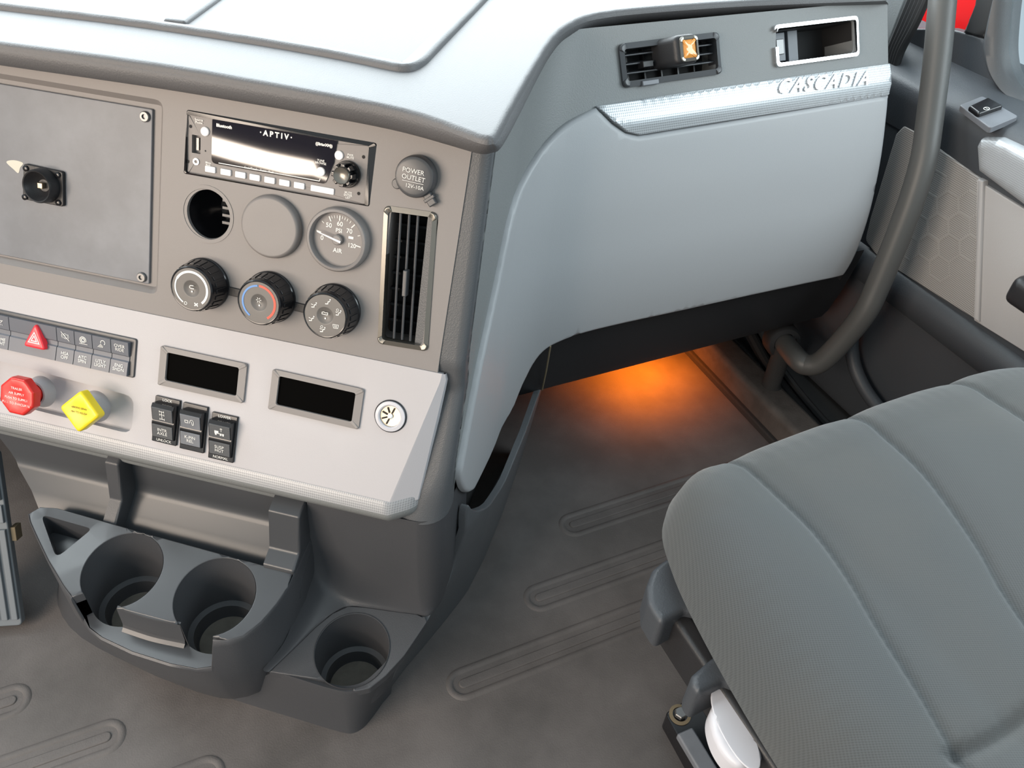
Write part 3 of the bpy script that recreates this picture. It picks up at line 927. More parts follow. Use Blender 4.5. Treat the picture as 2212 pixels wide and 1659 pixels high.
t, fc, K = climate_knob((444, 612), 'fan speed knob with white ring, leftmost of three', 0)
v, f = arc_band(K, 0, 0, .0165, .0180, 150, 238, 0, 24); mesh_obj('speed_ring', v, f, MT['white'], fc, smooth=0)
v, f = arc_band(K, 0, 0, .0160, .0183, -50, 150, 0, 50); mesh_obj('speed_ring', v, f, MT['white'], fc, smooth=0)
v, f = arc_band(K, -.0065, -.0155, .0012, .0017, 0, 360, 0, 20); mesh_obj('off_icon', v, f, MT['white'], fc, smooth=0)
parts = [stroke(K, [(.0035, -.0165), (.0065, -.0140)], .0013, 0), stroke(K, [(.0035, -.0140), (.0065, -.0165)], .0013, 0)]
v, f = join(parts); mesh_obj('fan_icon', v, f, MT['white'], fc, smooth=0)
v, f = stroke(K, [(.0025, .0035), (-.0005, .0035), (-.0016, .0025), (-.0016, .0012), (-.0005, .0005), (.0028, .0005)], .0007, 0); mesh_obj('recirculation_icon', v, f, MT['white'], fc, smooth=0)
t, fc, K = climate_knob((586, 641), 'temperature knob with blue and red arcs, middle of three', 1)
v, f = arc_band(K, 0, 0, .0160, .0178, 94, 236, 0, 40); mesh_obj('cold_arc', v, f, MT['blue'], fc, smooth=0)
v, f = arc_band(K, 0, 0, .0158, .0181, -58, 88, 0, 40); mesh_obj('hot_arc', v, f, MT['redprint'], fc, smooth=0)
for k in range(6):
    a = k * math.pi / 3
    v, f = stroke(K, [(.0012 * math.cos(a), .0028 + .0012 * math.sin(a)), (.0026 * math.cos(a), .0028 + .0026 * math.sin(a))], .0005, 0); mesh_obj('snowflake_icon', v, f, MT['white'], fc, smooth=0)
t, fc, K = climate_knob((725, 668), 'airflow mode knob with six white icons, rightmost of three', 2)
for k, a in enumerate((80, 20, -38, -98, -160, 142)):
    a = math.radians(a); x, y = .0145 * math.cos(a), .0145 * math.sin(a)
    if k == 2:
        parts = [stroke(K, [(x - .003, y + .0018), (x + .003, y + .0018), (x + .0022, y - .0018), (x - .0022, y - .0018), (x - .003, y + .0018)], .0005, 0)]
        parts += [stroke(K, [(x + d, y - .001), (x + d, y + .001)], .0005, 0) for d in (-.0012, 0, .0012)]
    else:
        parts = [stroke(K, [(x - .0022, y - .0022), (x + .0002, y - .0020), (x + .0004, y + .0002), (x + .0022, y + .0008)], .0009, 0), disc(K, x + .0024, y + .0024, .0007, .0003, 12)]
        if k in (1, 3, 5, 4): parts.append(stroke(K, [(x - .0026, y + .0008), (x - .0010, y + .0002)], .0006, 0))
        if k in (1, 3): parts.append(arc_band(K, x - .0008, y + .0028, .0010, .0014, 0, 350, 0, 14))
    v, f = join(parts); mesh_obj('airflow_icon', v, f, MT['white'], fc, smooth=0)
v, f = stroke(K, [(-.003, .0015), (.0028, .0012), (.0028, .0035), (.0005, .0030), (-.001, .0038), (-.003, .0032), (-.003, .0015)], .0006, 0); mesh_obj('car_icon', v, f, MT['white'], fc, smooth=0)

# ---- tall air vent of the stack
VF, VW, VH = quad_map(STK, [(840, 443), (954, 462), (917, 756), (807, 741)])
vent = thing('stack_air_vent', 'tall narrow air vent with vertical slats beside the knobs', 'air vent', VF.o)
w2, h2 = VW / 2, VH / 2
o = rect(-w2, -h2, w2, h2, .006, 6); ih = rect(-w2 + .0045, -h2 + .005, w2 - .0045, h2 - .005, .004, 6)
v, f = patch(o, lambda x, y, h: VF(x, y, h), T=.003, R=.0020, depth=.001, holes=[ih], hole_depth=.012, hole_R=.001); mesh_obj('frame', v, f, MT['bronze'], vent)
v, f = patch(inset(o, .001), lambda x, y, h: VF(x, y, h - .034), T=.001, depth=0); mesh_obj('duct_back', v, f, MT['flatblack'], vent)
for k in range(3):
    x = -w2 + .0145 + k * (VW - .019) / 3.9
    fr = VF.sub(x, 0, -.006, tiltu=math.radians(-20))
    v, f = patch(rect(-.0012, -h2 + .006, .0012, h2 - .006), lambda xx, yy, h: fr(xx, yy, h - .010), T=.013, R=.0008, depth=0); mesh_obj('slat', v, f, MT['satin'], vent)
for k in range(7):
    y = -h2 + .02 + k * (VH - .04) / 6
    v, f = box(VF, -w2 + .003, y - .0012, w2 - .003, y + .0012, -.032, -.022); mesh_obj('cross_louver', v, f, MT['black'], vent)
v, f = box(VF, -.0032, -.016, .0012, .010, -.004, .004, r=.001, bev=.001); mesh_obj('slat_tab', v, f, MT['satin'], vent)

# ---- power outlet cap
pu, pv = STK.px(903, 380)
po = thing('power_outlet', 'black round cap lettered POWER OUTLET with hinge tab', 'power outlet', STK(pu, pv))
v, f = lathe(STK, pu, pv, [(.0190, -.0005), (.0193, .004), (.0190, .009), (.0178, .0115), (.015, .0125), (0, .0130)], 44); cap = mesh_obj('cap', v, f, MT['satin'], po)
PF = STK.sub(pu, pv, .0131, rot=math.radians(-3))
lettering(PF, -.001, .0050, .0060, 'POWER', MT['white'], cap, .0003); lettering(PF, 0, -.0010, .0060, 'OUTLET', MT['white'], cap, .0003)
lettering(PF, .002, -.0085, .0050, '12V-10A', MT['white'], cap, -.0001)
v, f = stroke(PF, [(-.010, -.0045), (.010, -.0045)], .0004, .0002); mesh_obj('rule', v, f, MT['white'], cap, smooth=0)
d_ = unit(np.array(STK.px(934, 432)) - np.array([pu, pv])); fr = Frame(STK(pu, pv, .004), STK.U * -d_[1] + STK.V * d_[0], -(STK.U * d_[0] + STK.V * d_[1]))
fr = Frame(STK(pu, pv, .004), np.cross(-(STK.U * d_[0] + STK.V * d_[1]), STK.N), -(STK.U * d_[0] + STK.V * d_[1]))
v, f = box(fr, -.004, -.030, .004, -.016, -.003, .003, r=.001, bev=.001); mesh_obj('hinge_tab', v, f, MT['satin'], po)
v, f = box(fr, -.0055, -.0245, .0055, -.0215, -.003, .0036, bev=.0006); mesh_obj('hinge_pin', v, f, MT['satin'], po)
eu, ev = STK.px(860, 396); v, f = lathe(STK, eu, ev, [(.0050, -.0005), (.0050, .003), (.0042, .004), (0, .0042)], 24); mesh_obj('ear', v, f, MT['satin'], po)

# ---- camera socket bolted on the plate
cu_, cv_ = STK.px(97, 400, -.004)
cs = thing('mount_socket', 'black square bolted socket with round cup on the cover plate', 'socket', STK(cu_, cv_, -.004))
sq = rounded([STK.px(*p, -.001) for p in ((52, 353), (137, 371), (138, 447), (50, 430))], .003)
v, f = patch(sq, lambda x, y, h: STK(x, y, h - .004), T=.004, R=.001, depth=0); mesh_obj('flange', v, f, MT['black'], cs)
u, vv = STK.px(92, 401, .003)
v, f = lathe(STK, u, vv, [(.0175, -.001), (.0168, .010), (.0155, .0125), (.0145, .0120), (.011, .005), (.006, .001), (0, .001)], 40); mesh_obj('cup', v, f, MT['black'], cs)
v, f = box(STK.sub(u - .001, vv, .001), -.0028, -.0028, .0028, .0028, 0, .005, bev=.0006); mesh_obj('contact', v, f, MT['brass'], cs)
for p in ((55, 364), (124, 378), (125, 438), (53, 426)):
    a, b = STK.px(*p, .001); v, f = lathe(STK, a, b, [(.0030, 0), (.0030, .0014), (.0020, .002), (0, .002)], 18); mesh_obj('bolt', v, f, MT['gloss'], cs)

# ================================================================== things on the switch panel
# ---- bank of square switches
BF, BW, BH = quad_map(LOW, [(-92, 647), (299, 732), (294, 816), (-98, 729)])
bank = thing('switch_bank', 'long black bank of rocker switches with red hazard triangle', 'switch bank', BF.o)
bw, bh = BW / 2, BH / 2
v, f = box(BF, -bw, -bh, bw, bh, -.001, .0035, r=.003, bev=.0012); mesh_obj('bezel', v, f, MT['satin'], bank)
ys_ = [BF.px(*p, .004)[0] for p in ((24, 718), (126, 745), (164, 755), (202, 765), (242, 775), (280, 785))]
cells = [(-bw + .003, ys_[0]), (ys_[0], ys_[1]), (ys_[1], ys_[2]), (ys_[2], ys_[3]), (ys_[3], ys_[4]), (ys_[4], ys_[5])]
bl, bt = -bh + .0015, bh - .0045
names = [('', 'DOME\nLIGHT'), ('', ''), ('', 'HSA\nOFF'), ('', 'ATC\nSPIN'), ('', 'UTLY\nLIGHT'), ('OVER\nRIDE', 'ENG\nSHDN')]
cells_obj = []
for (a, b), (tu, td) in zip(cells, names):
    a += .0004; b -= .0004; mid = (bl + bt) / 2
    ring = []
    pr = [(bl, .0030), (bl, .0075), (mid - .0035, .0062), (mid - .0022, .0045), (mid + .0022, .0045), (mid + .0035, .0062), (bt, .0090), (bt, .0030)]
    V_ = np.concatenate([BF(np.full(len(pr), x), [p[0] for p in pr], [p[1] for p in pr]) for x in (a, b)]); n_ = len(pr)
    F_ = [[i, i + 1, n_ + i + 1, n_ + i] for i in range(n_ - 1)] + [list(range(n_))[::-1], list(range(n_, 2 * n_))]
    F_ = [q[::-1] for q in F_[:-2]] + F_[-2:]
    c = mesh_obj('switch', V_, F_, MT['switch'], bank, smooth=20)
    cells_obj.append(c)
    hi = lambda y: float(np.interp(y, [p[0] for p in pr[1:7]], [p[1] for p in pr[1:7]]))
    cx = (a + b) / 2; yl, yh = (bl + mid - .003) / 2, (bt + mid + .003) / 2
    tl = Frame(BF(cx, yl, hi(yl)), BF.U, BF(0, mid - .0035, .0062) - BF(0, bl, .0075)); th_ = Frame(BF(cx, yh, hi(yh)), BF.U, BF(0, bt, .0090) - BF(0, mid + .0035, .0062))
    off = .006 if td.startswith('DOME') and b - a > .03 else 0
    if td.startswith('DOME'): off = (b - a) / 2 - .0105
    if td: lettering(tl, off, 0, .0050, td, MT['white'], c, .0004)
    if tu: lettering(th_, 0, 0, .0050, tu, MT['white'], c, .0004)
    k = names.index((tu, td))
    if k == 0:
        parts = [stroke(th_, [(off - .004, .002), (off + .004, .002)], .0006, .0003), arc_band(th_, off, .002, .0023, .0028, 180, 360, .0002, 16)] + [stroke(th_, [(off + d * .8, -.0018), (off + d, -.0032)], .0004, .0003) for d in (-.003, -.001, .001, .003)]
    elif k == 2: parts = [arc_band(th_, 0, 0, .0026, .0030, 0, 355, .0002, 24), stroke(th_, [(-.0045, .0045), (.0045, -.0045)], .0006, .0004), stroke(th_, [(0, .0012), (0, -.0014)], .0008, .0003), arc_band(th_, 0, 0, .0040, .0044, 140, 220, .0002, 10), arc_band(th_, 0, 0, .0040, .0044, -40, 40, .0002, 10)]
    elif k == 3: parts = [arc_band(th_, 0, 0, .0036, .0041, -20, 250, .0002, 24), arc_band(th_, 0, 0, .0014, .0022, 0, 355, .0002, 16), stroke(th_, [(-.0045, -.0042), (.005, -.0042)], .0005, .0003), arc_band(th_, 0, 0, .0028, .0032, 0, 355, .0002, 24)]
    elif k == 4: parts = [arc_band(th_, .002, .002, .0022, .0028, -60, 200, .0002, 20)] + [stroke(th_, [(-.0002 + d * .5, .0002 - d * .5), (-.004 + d, -.0038)], .0005, .0003) for d in (0, .0016, .0032, .0048)]
    else: parts = []
    if parts:
        v, f = join(parts); mesh_obj('switch_icon', v, f, MT['white'], c, smooth=0)
ha, hb = cells[1]; hc = BF.px(74, 727, .012)
TF = BF.sub(hc[0], hc[1], .0045)
tri = rounded([(-.0135, -.0130), (.0135, -.0130), (0, .0155)], .0030, 5)
v, f = patch(tri, lambda x, y, h: TF(x, y, h), T=.0075, R=.0022, depth=.002); hz = mesh_obj('hazard_button', v, f, MT['redlens'], cells_obj[1], label='red triangular hazard button')
for s0, s1 in ((.0072, .0056), (.0040, .0024)):
    tr = lambda s_: [(-s_, -s_ * .62 - .003), (s_, -s_ * .62 - .003), (0, s_ * 1.15 - .003)]
    v, f = patch(tr(s0), lambda x, y, h: TF(x, y, h + .0076), T=.0003, depth=0, holes=[tr(s1)], hole_depth=.0003); mesh_obj('triangle_print', v, f, MT['white'], cells_obj[1], smooth=0)

# ---- two pull knobs for the air brakes
def pull_knob(name, label, boot, face_px, shape, mat, ext):
    u, v0 = LOW.px(*boot, -.008)
    t = thing(name, label, 'brake knob', LOW(u, v0, -.008))
    v, f = lathe(LOW, u, v0, [(.0180, -.009), (.0160, -.004), (.0145, .003), (.0138, .0045), (.0118, .0045), (.0112, .001)], 40); mesh_obj('collar', v, f, MT['silver'], t)
    v, f = disc(LOW, u, v0, .0125, .0008, 32); mesh_obj('collar_gap', v, f, MT['flatblack'], t)
    ta_ = LOW(u, v0, 0); fu, fv = LOW.px(*face_px, ext); tb_ = LOW(fu, fv, ext); ax = unit(tb_ - ta_)
    v, f = lathe(LOW, u, v0, [(.0098, -.002), (.0098, ext - .007), (.0094, ext - .003)], 32)
    q = LOW(u, v0, 0); sh = (tb_ - LOW(u, v0, ext))
    lv = np.array([(p - q) @ LOW.N for p in v]); v = v + np.clip(lv / ext, 0, 1)[:, None] * sh
    mesh_obj('stem', v, f, mat, t)
    KF = LOW.sub(fu, fv, ext - .008)
    v, f = patch(shape, lambda x, y, h: KF(x, y, h), T=.010, R=.0030, depth=.001, back=True, step=.006, grid=.005,
                 hfun=lambda x, y: -.0012 * np.clip(1 - (x * x + y * y) / .00012, 0, 1))
    h_ = mesh_obj('handle', v, f, mat, t, smooth=40)
    return t, h_, KF


oct_ = rounded(circ(0, 0, .0215, 8, math.pi / 8), .0025, 3)
t, h_, KF = pull_knob('trailer_brake_knob', 'red octagonal pull knob on the switch panel', (90, 846), (38, 856), oct_, MT['red'], .034)
for i, tx in enumerate(('TRAILER', 'AIR SUPPLY', 'PUSH TO SUPPLY', 'PULL TO EVACUATE')):
    lettering(KF, 0, .0085 - i * .0055, .0036, tx, MT['white'], h_, .0100)
dia = rounded([(0, -.0235), (.0235, 0), (0, .0235), (-.0235, 0)], .0045, 5)
t, h_, KF = pull_knob('parking_brake_knob', 'yellow diamond shaped pull knob beside the red one', (207, 878), (173, 889), dia, MT['yellow'], .034)
for i, tx in enumerate(('PARKING BRAKE', 'PUSH TO RELEASE')):
    lettering(KF, 0, .0040 - i * .0050, .0030, tx, MT['flatblack'], h_, .0098)

# ---- two blank display windows
for px4, lab in (([(350, 746), (535, 786), (527, 871), (342, 830)], 'taupe framed black display window above the rocker switches'),
                 ([(590, 798), (787, 839), (776, 929), (581, 881)], 'taupe framed black display window beside the chrome socket')):
    F_, W_, H_ = quad_map(LOW, px4, .002)
    t = thing('display_window', lab, 'display', F_.o, 'display windows on the switch panel')
    v, f = patch(rect(-W_ / 2, -H_ / 2, W_ / 2, H_ / 2, .0025), lambda x, y, h: F_(x, y, h - .001), T=.004, R=.0012, depth=.001,
                 holes=[rect(-W_ / 2 + .008, -H_ / 2 + .0065, W_ / 2 - .008, H_ / 2 - .0055, .0025)], hole_depth=.0035, hole_R=.0006); mesh_obj('frame', v, f, MT['stack'], t)
    v, f = patch(rect(-W_ / 2 + .005, -H_ / 2 + .005, W_ / 2 - .005, H_ / 2 - .004), lambda x, y, h: F_(x, y, h - .0015), T=.001, depth=.001); mesh_obj('lens', v, f, MT['glass_black'], t)

# ---- three rocker switches
for px4, top, icon, legend, bot, lab in (
        ([(335, 853), (388, 866), (382, 964), (329, 952)], 'LOCK', 0, 'INTR\nAXLE', 'UNLOCK', 'black rocker switch lettered INTR AXLE'),
        ([(396, 868), (448, 880), (441, 980), (388, 968)], '', 1, 'K-PIN\nREL', '', 'black rocker switch lettered K-PIN REL with blue grey face'),
        ([(459, 889), (512, 901), (505, 1001), (449, 988)], 'LOWER', 2, 'SUSP\nHGT', 'NORMAL', 'black rocker switch lettered SUSP HGT')):
    F_, W_, H_ = quad_map(LOW, px4, .004)
    F_ = Frame(F_.o - F_.N * .004, F_.U, F_.V)
    t = thing('rocker_switch', lab, 'switch', F_.o, 'rocker switches below the display window')
    a, b = W_ / 2, H_ / 2
    v, f = box(F_, -a, -b, a, b, -.001, .0045, r=.001, bev=.0008); fr_ = mesh_obj('housing', v, f, MT['gloss'], t)
    lo, hi_ = -b + .006, b - .006; mid = -.001
    pr = [(lo, .004), (lo, .0065), (mid - .002, .0100), (mid + .002, .0095), (hi_ - .004, .0135), (hi_, .0120), (hi_, .004)]
    A_ = a - .0018
    V_ = np.concatenate([F_(np.full(len(pr), x), [p[0] for p in pr], [p[1] for p in pr]) for x in (-A_, A_)]); n_ = len(pr)
    F2_ = [[i, n_ + i, n_ + i + 1, i + 1] for i in range(n_ - 1)] + [list(range(n_))[::-1], list(range(n_, 2 * n_))]
    rk = mesh_obj('rocker', V_, F2_, MT['gloss'], t, smooth=20)
    fl = Frame(F_(0, (lo + mid - .002) / 2, .00825), F_.U, F_(0, mid - .002, .0100) - F_(0, lo, .0065)); fh = Frame(F_(0, (mid + .002 + hi_ - .004) / 2, .0115), F_.U, F_(0, hi_ - .004, .0135) - F_(0, mid + .002, .0095))
    mm = MT['plate'] if icon == 1 else MT['column']
    v, f = box(fl, -A_ + .001, -.0075, A_ - .001, .0075, 0, .0009, bev=.0004); mesh_obj('legend_pad', v, f, mm, rk)
    v, f = box(fh, -A_ + .001, -.0078, A_ - .001, .0078, 0, .0009, bev=.0004); mesh_obj('icon_pad', v, f, mm, rk)
    lettering(fl, 0, 0, .0050, legend, MT['white'], rk, .0012)
    if top: lettering(F_, 0, b - .003, .0042, top, MT['white'], fr_, .0048)
    if bot: lettering(F_, 0, -b + .003, .0042, bot, MT['white'], fr_, .0048)
    if icon == 0: parts = [stroke(fh, [(0, .005), (0, -.005)], .0006, .001)] + [stroke(fh, [(-.0025, y), (.0025, y)], .0006, .001) for y in (.0045, .0008, -.0045)] + [stroke(fh, [(s, y + .001), (s, y - .001)], .0006, .001) for s in (-.0025, .0025) for y in (.0045, .0008, -.0045)]
    elif icon == 1: parts = [stroke(fh, [(-.0055, -.001), (-.0055, .002), (-.002, .002), (-.002, -.001), (-.0055, -.001)], .0007, .001), stroke(fh, [(-.0005, -.001), (.001, .003), (.003, .0035), (.0045, .0015), (.0042, -.002), (.003, -.003), (.002, .001)], .0006, .001)]
    else: parts = [box(fh, -.0055, -.0022, -.001, .0012, .001, .0012), stroke(fh, [(-.001, -.0016), (.005, -.0016)], .0008, .001), disc(fh, -.004, -.003, .0011, .0013, 12), disc(fh, .0015, -.003, .0011, .0013, 12), disc(fh, .0042, -.003, .0011, .0013, 12), stroke(fh, [(.0022, .001), (.0022, .005)], .0006, .001), stroke(fh, [(.0010, .0040), (.0022, .005), (.0034, .0040)], .0006, .001)]
    v, f = join(parts); mesh_obj('switch_icon', v, f, MT['white'], rk, smooth=0)

# ---- chrome socket
su, sv = LOW.px(845, 898)
t = thing('lighter_socket', 'round chrome rimmed power socket on the light grey panel', 'socket', LOW(su, sv))
v, f = lathe(LOW, su, sv, [(.0170, .001), (.0170, .0025), (.0160, .0034)], 40); mesh_obj('collar', v, f, MT['black'], t)
v, f = lathe(LOW, su, sv, [(.0160, .0028), (.0155, .0045), (.0125, .0050), (.0112, .0040), (.0108, .0018)], 40); mesh_obj('chrome_ring', v, f, MT['cream'], t)
v, f = lathe(LOW, su, sv, [(.0110, .0025), (.0108, .0018), (.0105, .0017), (0, .0016)], 32); mesh_obj('barrel', v, f, MT['brass'], t)
for k in range(5):
    a = math.radians(70 + 45 * k); v, f = stroke(LOW, [(su + .004 * math.cos(a), sv + .004 * math.sin(a)), (su + .009 * math.cos(a), sv + .009 * math.sin(a))], .0016, .0022)
    mesh_obj('contact_spring', v, f, MT['flatblack'], t, smooth=0)
v, f = lathe(LOW, su, sv, [(.0030, .0018), (.0028, .0030), (0, .0034)], 20); mesh_obj('centre_pin', v, f, MT['chrome'], t)

# ================================================================== passenger side vents and the clip on air freshener
def s_frame(px4):
    q = np.array([S(*np.array(s_px(*p)), 0.0) for p in px4])
    U_ = unit((q[1] - q[0]) + (q[2] - q[3])); V_ = (q[0] - q[3]) + (q[1] - q[2]); V_ = unit(V_ - U_ * (V_ @ U_))
    return Frame(q.mean(0), U_, V_), np.linalg.norm((q[1] - q[0]) + (q[2] - q[3])) / 2, np.linalg.norm((q[0] - q[3]) + (q[1] - q[2])) / 2


F_, W_, H_ = s_frame(FV); a, b = W_ / 2, H_ / 2
t = thing('passenger_air_vent', 'dark air vent with horizontal slats, left on the passenger dash', 'air vent', F_.o, 'passenger dash vents')
v, f = patch(rect(-a, -b, a, b, .007, 6), lambda x, y, h: F_(x, y, h - .001), T=.007, R=.0025, depth=.002, holes=[rect(-a + .0055, -b + .0065, a - .0055, b - .0065, .004, 5)], hole_depth=.02, hole_R=.001)
mesh_obj('frame', v, f, MT['satin'], t)
v, f = patch(rect(-a + .002, -b + .002, a - .002, b - .002), lambda x, y, h: F_(x, y, h - .028), T=.001, depth=0); mesh_obj('duct_back', v, f, MT['flatblack'], t)
for k in range(3):
    fr = F_.sub(0, -b + .0155 + k * .0098, -.004, tiltv=math.radians(12))
    v, f = patch(rect(-a + .006, -.0010, a - .006, .0010), lambda xx, yy, h: fr(xx, yy, h - .010), T=.012, R=.0008, depth=0); mesh_obj('slat', v, f, MT['satin'], t)
for k in range(5):
    x = -a + .022 + k * (W_ - .044) / 4
    v, f = box(F_, x - .001, -b + .006, x + .001, b - .006, -.027, -.020); mesh_obj('cross_louver', v, f, MT['black'], t)
fu, fv = F_.px(1395, 138, .0); v, f = box(F_, fu - .006, fv - .004, fu + .008, fv + .003, -.008, .004, bev=.001); mesh_obj('slat_tab', v, f, MT['black'], t)
v, f = box(F_, -a + .024, -b - .001, -a + .046, -b + .0045, 0, .0068, bev=.001); mesh_obj('latch', v, f, MT['plate'], t)
cu_, cv_ = F_.px(1489, 105, .03)
fr_t = thing('vent_air_freshener', 'dark clip-on air freshener with amber square gel window', 'air freshener', F_(cu_, cv_, .004))
AF = F_.sub(cu_, cv_, 0)
v, f = patch(rounded([(-.016, -.0165), (.014, -.0165), (.014, .0165), (-.016, .0165)], .008, 6), lambda x, y, h: AF(x - .012 * np.clip(1 - h / .03, 0, 1), y, h), T=.030, R=.006, depth=.004); mesh_obj('shell', v, f, MT['black'], fr_t)
v, f = patch(rounded([(-.0125, -.0135), (.0125, -.0135), (.0125, .0135), (-.0125, .0135)], .005, 6), lambda x, y, h: AF(x, y, h + .0295), T=.002, R=.001, depth=0,
             holes=[rounded([(-.0095, -.0105), (.0095, -.0105), (.0095, .0105), (-.0095, .0105)], .003, 5)], hole_depth=.003); mesh_obj('rim', v, f, MT['bronze'], fr_t)
v, f = patch(rounded([(-.0095, -.0105), (.0095, -.0105), (.0095, .0105), (-.0095, .0105)], .003, 5), lambda x, y, h: AF(x, y, h + .0285), T=.004, R=.003, depth=.001, grid=.003); mesh_obj('gel_window', v, f, MT['amber'], fr_t)
v, f = box(AF, -.020, -.006, -.008, .006, -.006, .010, bev=.002); mesh_obj('clip', v, f, MT['satin'], fr_t)

F_, W_, H_ = s_frame(RV); a, b = W_ / 2, H_ / 2
t = thing('open_vent_frame', 'bright chrome framed vent opening without slats, by the door', 'air vent', F_.o, 'passenger dash vents')
o = np.array([(-a, -b), (a, -b), (a, b), (-a, b)]); ring = [rect(-a, -b, a, b, .006, 6), rect(-a + .0035, -b + .0035, a - .0035, b - .0035, .004, 6)]
gap = b * .45
outer = [(-a, gap - .012), *[tuple(p) for p in rounded([(-a, -b), (a, -b), (a, b), (-a, b)], .006, 6)], (-a, gap + .008), (-a + .0042, gap + .010),
         *[tuple(p) for p in rounded([(-a + .0042, -b + .0042), (a - .0030, -b + .0042), (a - .0030, b - .0042), (-a + .0042, b - .0042)], .004, 6)[::-1]], (-a + .0042, gap - .012)]
v, f = patch(outer, lambda x, y, h: F_(x, y, h - .001), T=.0062, R=.0, depth=.002); mesh_obj('frame', v, f, MT['chrome'], t)
v, f = patch(rect(-a + .001, -b + .001, a - .001, b - .001), lambda x, y, h: F_(x, y, h - .055), T=.001, depth=0); mesh_obj('duct_back', v, f, MT['flatblack'], t)
for (x0, x1, y0, y1, w0) in ((-a + .004, -a + .016, -b + .012, b - .008, -.030), (-a + .020, -a + .042, -b + .008, b - .006, -.026), (-a + .050, -a + .066, -b + .006, b - .004, -.030)):
    v, f = box(F_, x0, y0, x1, y1, w0 - .01, w0, bev=.001); mesh_obj('inner_bracket', v, f, MT['plate'], t)
v, f = box(F_, -a + .026, -b + .016, -a + .038, b - .014, -.026, -.0235, bev=.0008); mesh_obj('clip_socket', v, f, MT['steel'], t)
ln = rect(-a + .0055, -b + .0052, a - .0048, b - .0052, .003, 4)
v, f = loft([F_(ln[:, 0], ln[:, 1], np.full(len(ln), w_)) for w_ in (-.002, -.0545)], True); mesh_obj('duct_liner', v, f, MT['rubber'], t)

# ================================================================== centre console with cup holders
con = thing('center_console', 'charcoal floor console with three round cup holders below the dash', 'console', pod(-.4, -.5, 0))
T12 = math.tan(math.radians(12))


def z_main(n): return .190 - (np.asarray(n) + .438) * T12
def z_right(n): return .100 - (np.asarray(n) + .467) * T12


def arc_pts(c, r, a0, a1, n=28):
    t = np.radians(np.linspace(a0, a1, n)); return [(c[0] + r * math.cos(q), c[1] + r * math.sin(q)) for q in t]


CR = .0432
cL, cM, cR = (-.5005, -.4470), (-.3885, -.4440), (-.2495, -.4725)
# (u, n): n grows towards the driver, so "front" is +n
# angles measured with u = cos, n = sin
front_r = 66; front_l = 112
main_out = [(-.640, -.482), (-.632, -.493), (-.612, -.4965), (-.50, -.4925), (-.336, -.4885), (-.3185, -.4885), (-.3165, -.472), (-.3205, -.452), (-.328, -.430),
            (-.340, -.4115), (-.354, -.4035), (cM[0] + CR * math.cos(math.radians(front_r)), cM[1] + CR * math.sin(math.radians(front_r)) + .001)]
main_out += arc_pts(cM, CR, front_r, -240, 44)
main_out += arc_pts(cL, CR, 68, -232, 44)
main_out += [(-.536, -.4060), (-.552, -.4150), (-.585, -.4370), (-.615, -.4600), (-.632, -.4735)]
pocket = rounded([(-.627, -.4855), (-.560, -.4835), (-.579, -.4420)], [.004, .004, .007])
# frame helper: (u, n, h) -> world on the tilted tray
def M_main(u, n, h): return pod(u, n, z_main(n) + h)
def M_right(u, n, h): return pod(u, n, z_right(n) + h)


v, f = patch(main_out, M_main, T=0, R=.0013, depth=.012, holes=[pocket], hole_depth=.032, hole_cap=True, hole_R=.0015, step=.012)
trayo = mesh_obj('cup_tray', v, f, MT['satin'], con, smooth=40)


def cup(c, zfun, depth, open_a=None, shelf=None, name='cup_well'):
    n = 64; a = np.arange(n) * 2 * math.pi / n
    u, nn_ = c[0] + CR * np.cos(a), c[1] + CR * np.sin(a)
    ztop = zfun(nn_) + 0 * u
    if open_a is not None:
        dg = np.degrees(a) % 360
        m = (dg > open_a[0]) & (dg < open_a[1]); ztop = np.where(m, shelf, ztop)
    zb = float(zfun(c[1])) - depth
    rows = []
    for r, fz in ((1.0, 0.0), (.985, .45), (.955, .72)):
        rows.append(pod(c[0] + CR * r * np.cos(a), c[1] + CR * r * np.sin(a), ztop * (1 - fz) + (zb + .0) * fz if fz else ztop))
    for r, z in ((.94, zb + .020), (.80, zb + .018), (.78, zb + .004), (.74, zb), (.25, zb), (.001, zb)):
        rows.append(pod(c[0] + CR * r * np.cos(a), c[1] + CR * r * np.sin(a), np.minimum(np.full(n, z), ztop)))
    v, f = loft(rows, True)
    w_ = mesh_obj(name, v, f, MT['console'], con, smooth=40)
    v, f = loft([pod(c[0] + CR * r * np.cos(a), c[1] + CR * r * np.sin(a), np.full(n, z)) for r, z in ((.735, zb + .0002), (.72, zb + .0012), (.30, zb + .0012), (.28, zb + .0016), (.001, zb + .0016))], True)
    mesh_obj('cup_mat', v, f, MT['dust'], w_, smooth=40)
    return w_


SHELF = .146
cup(cM, z_main, .088, (66, 118), SHELF); cup(cL, z_main, .088, (66, 130), SHELF); cup(cR, z_right, .080)
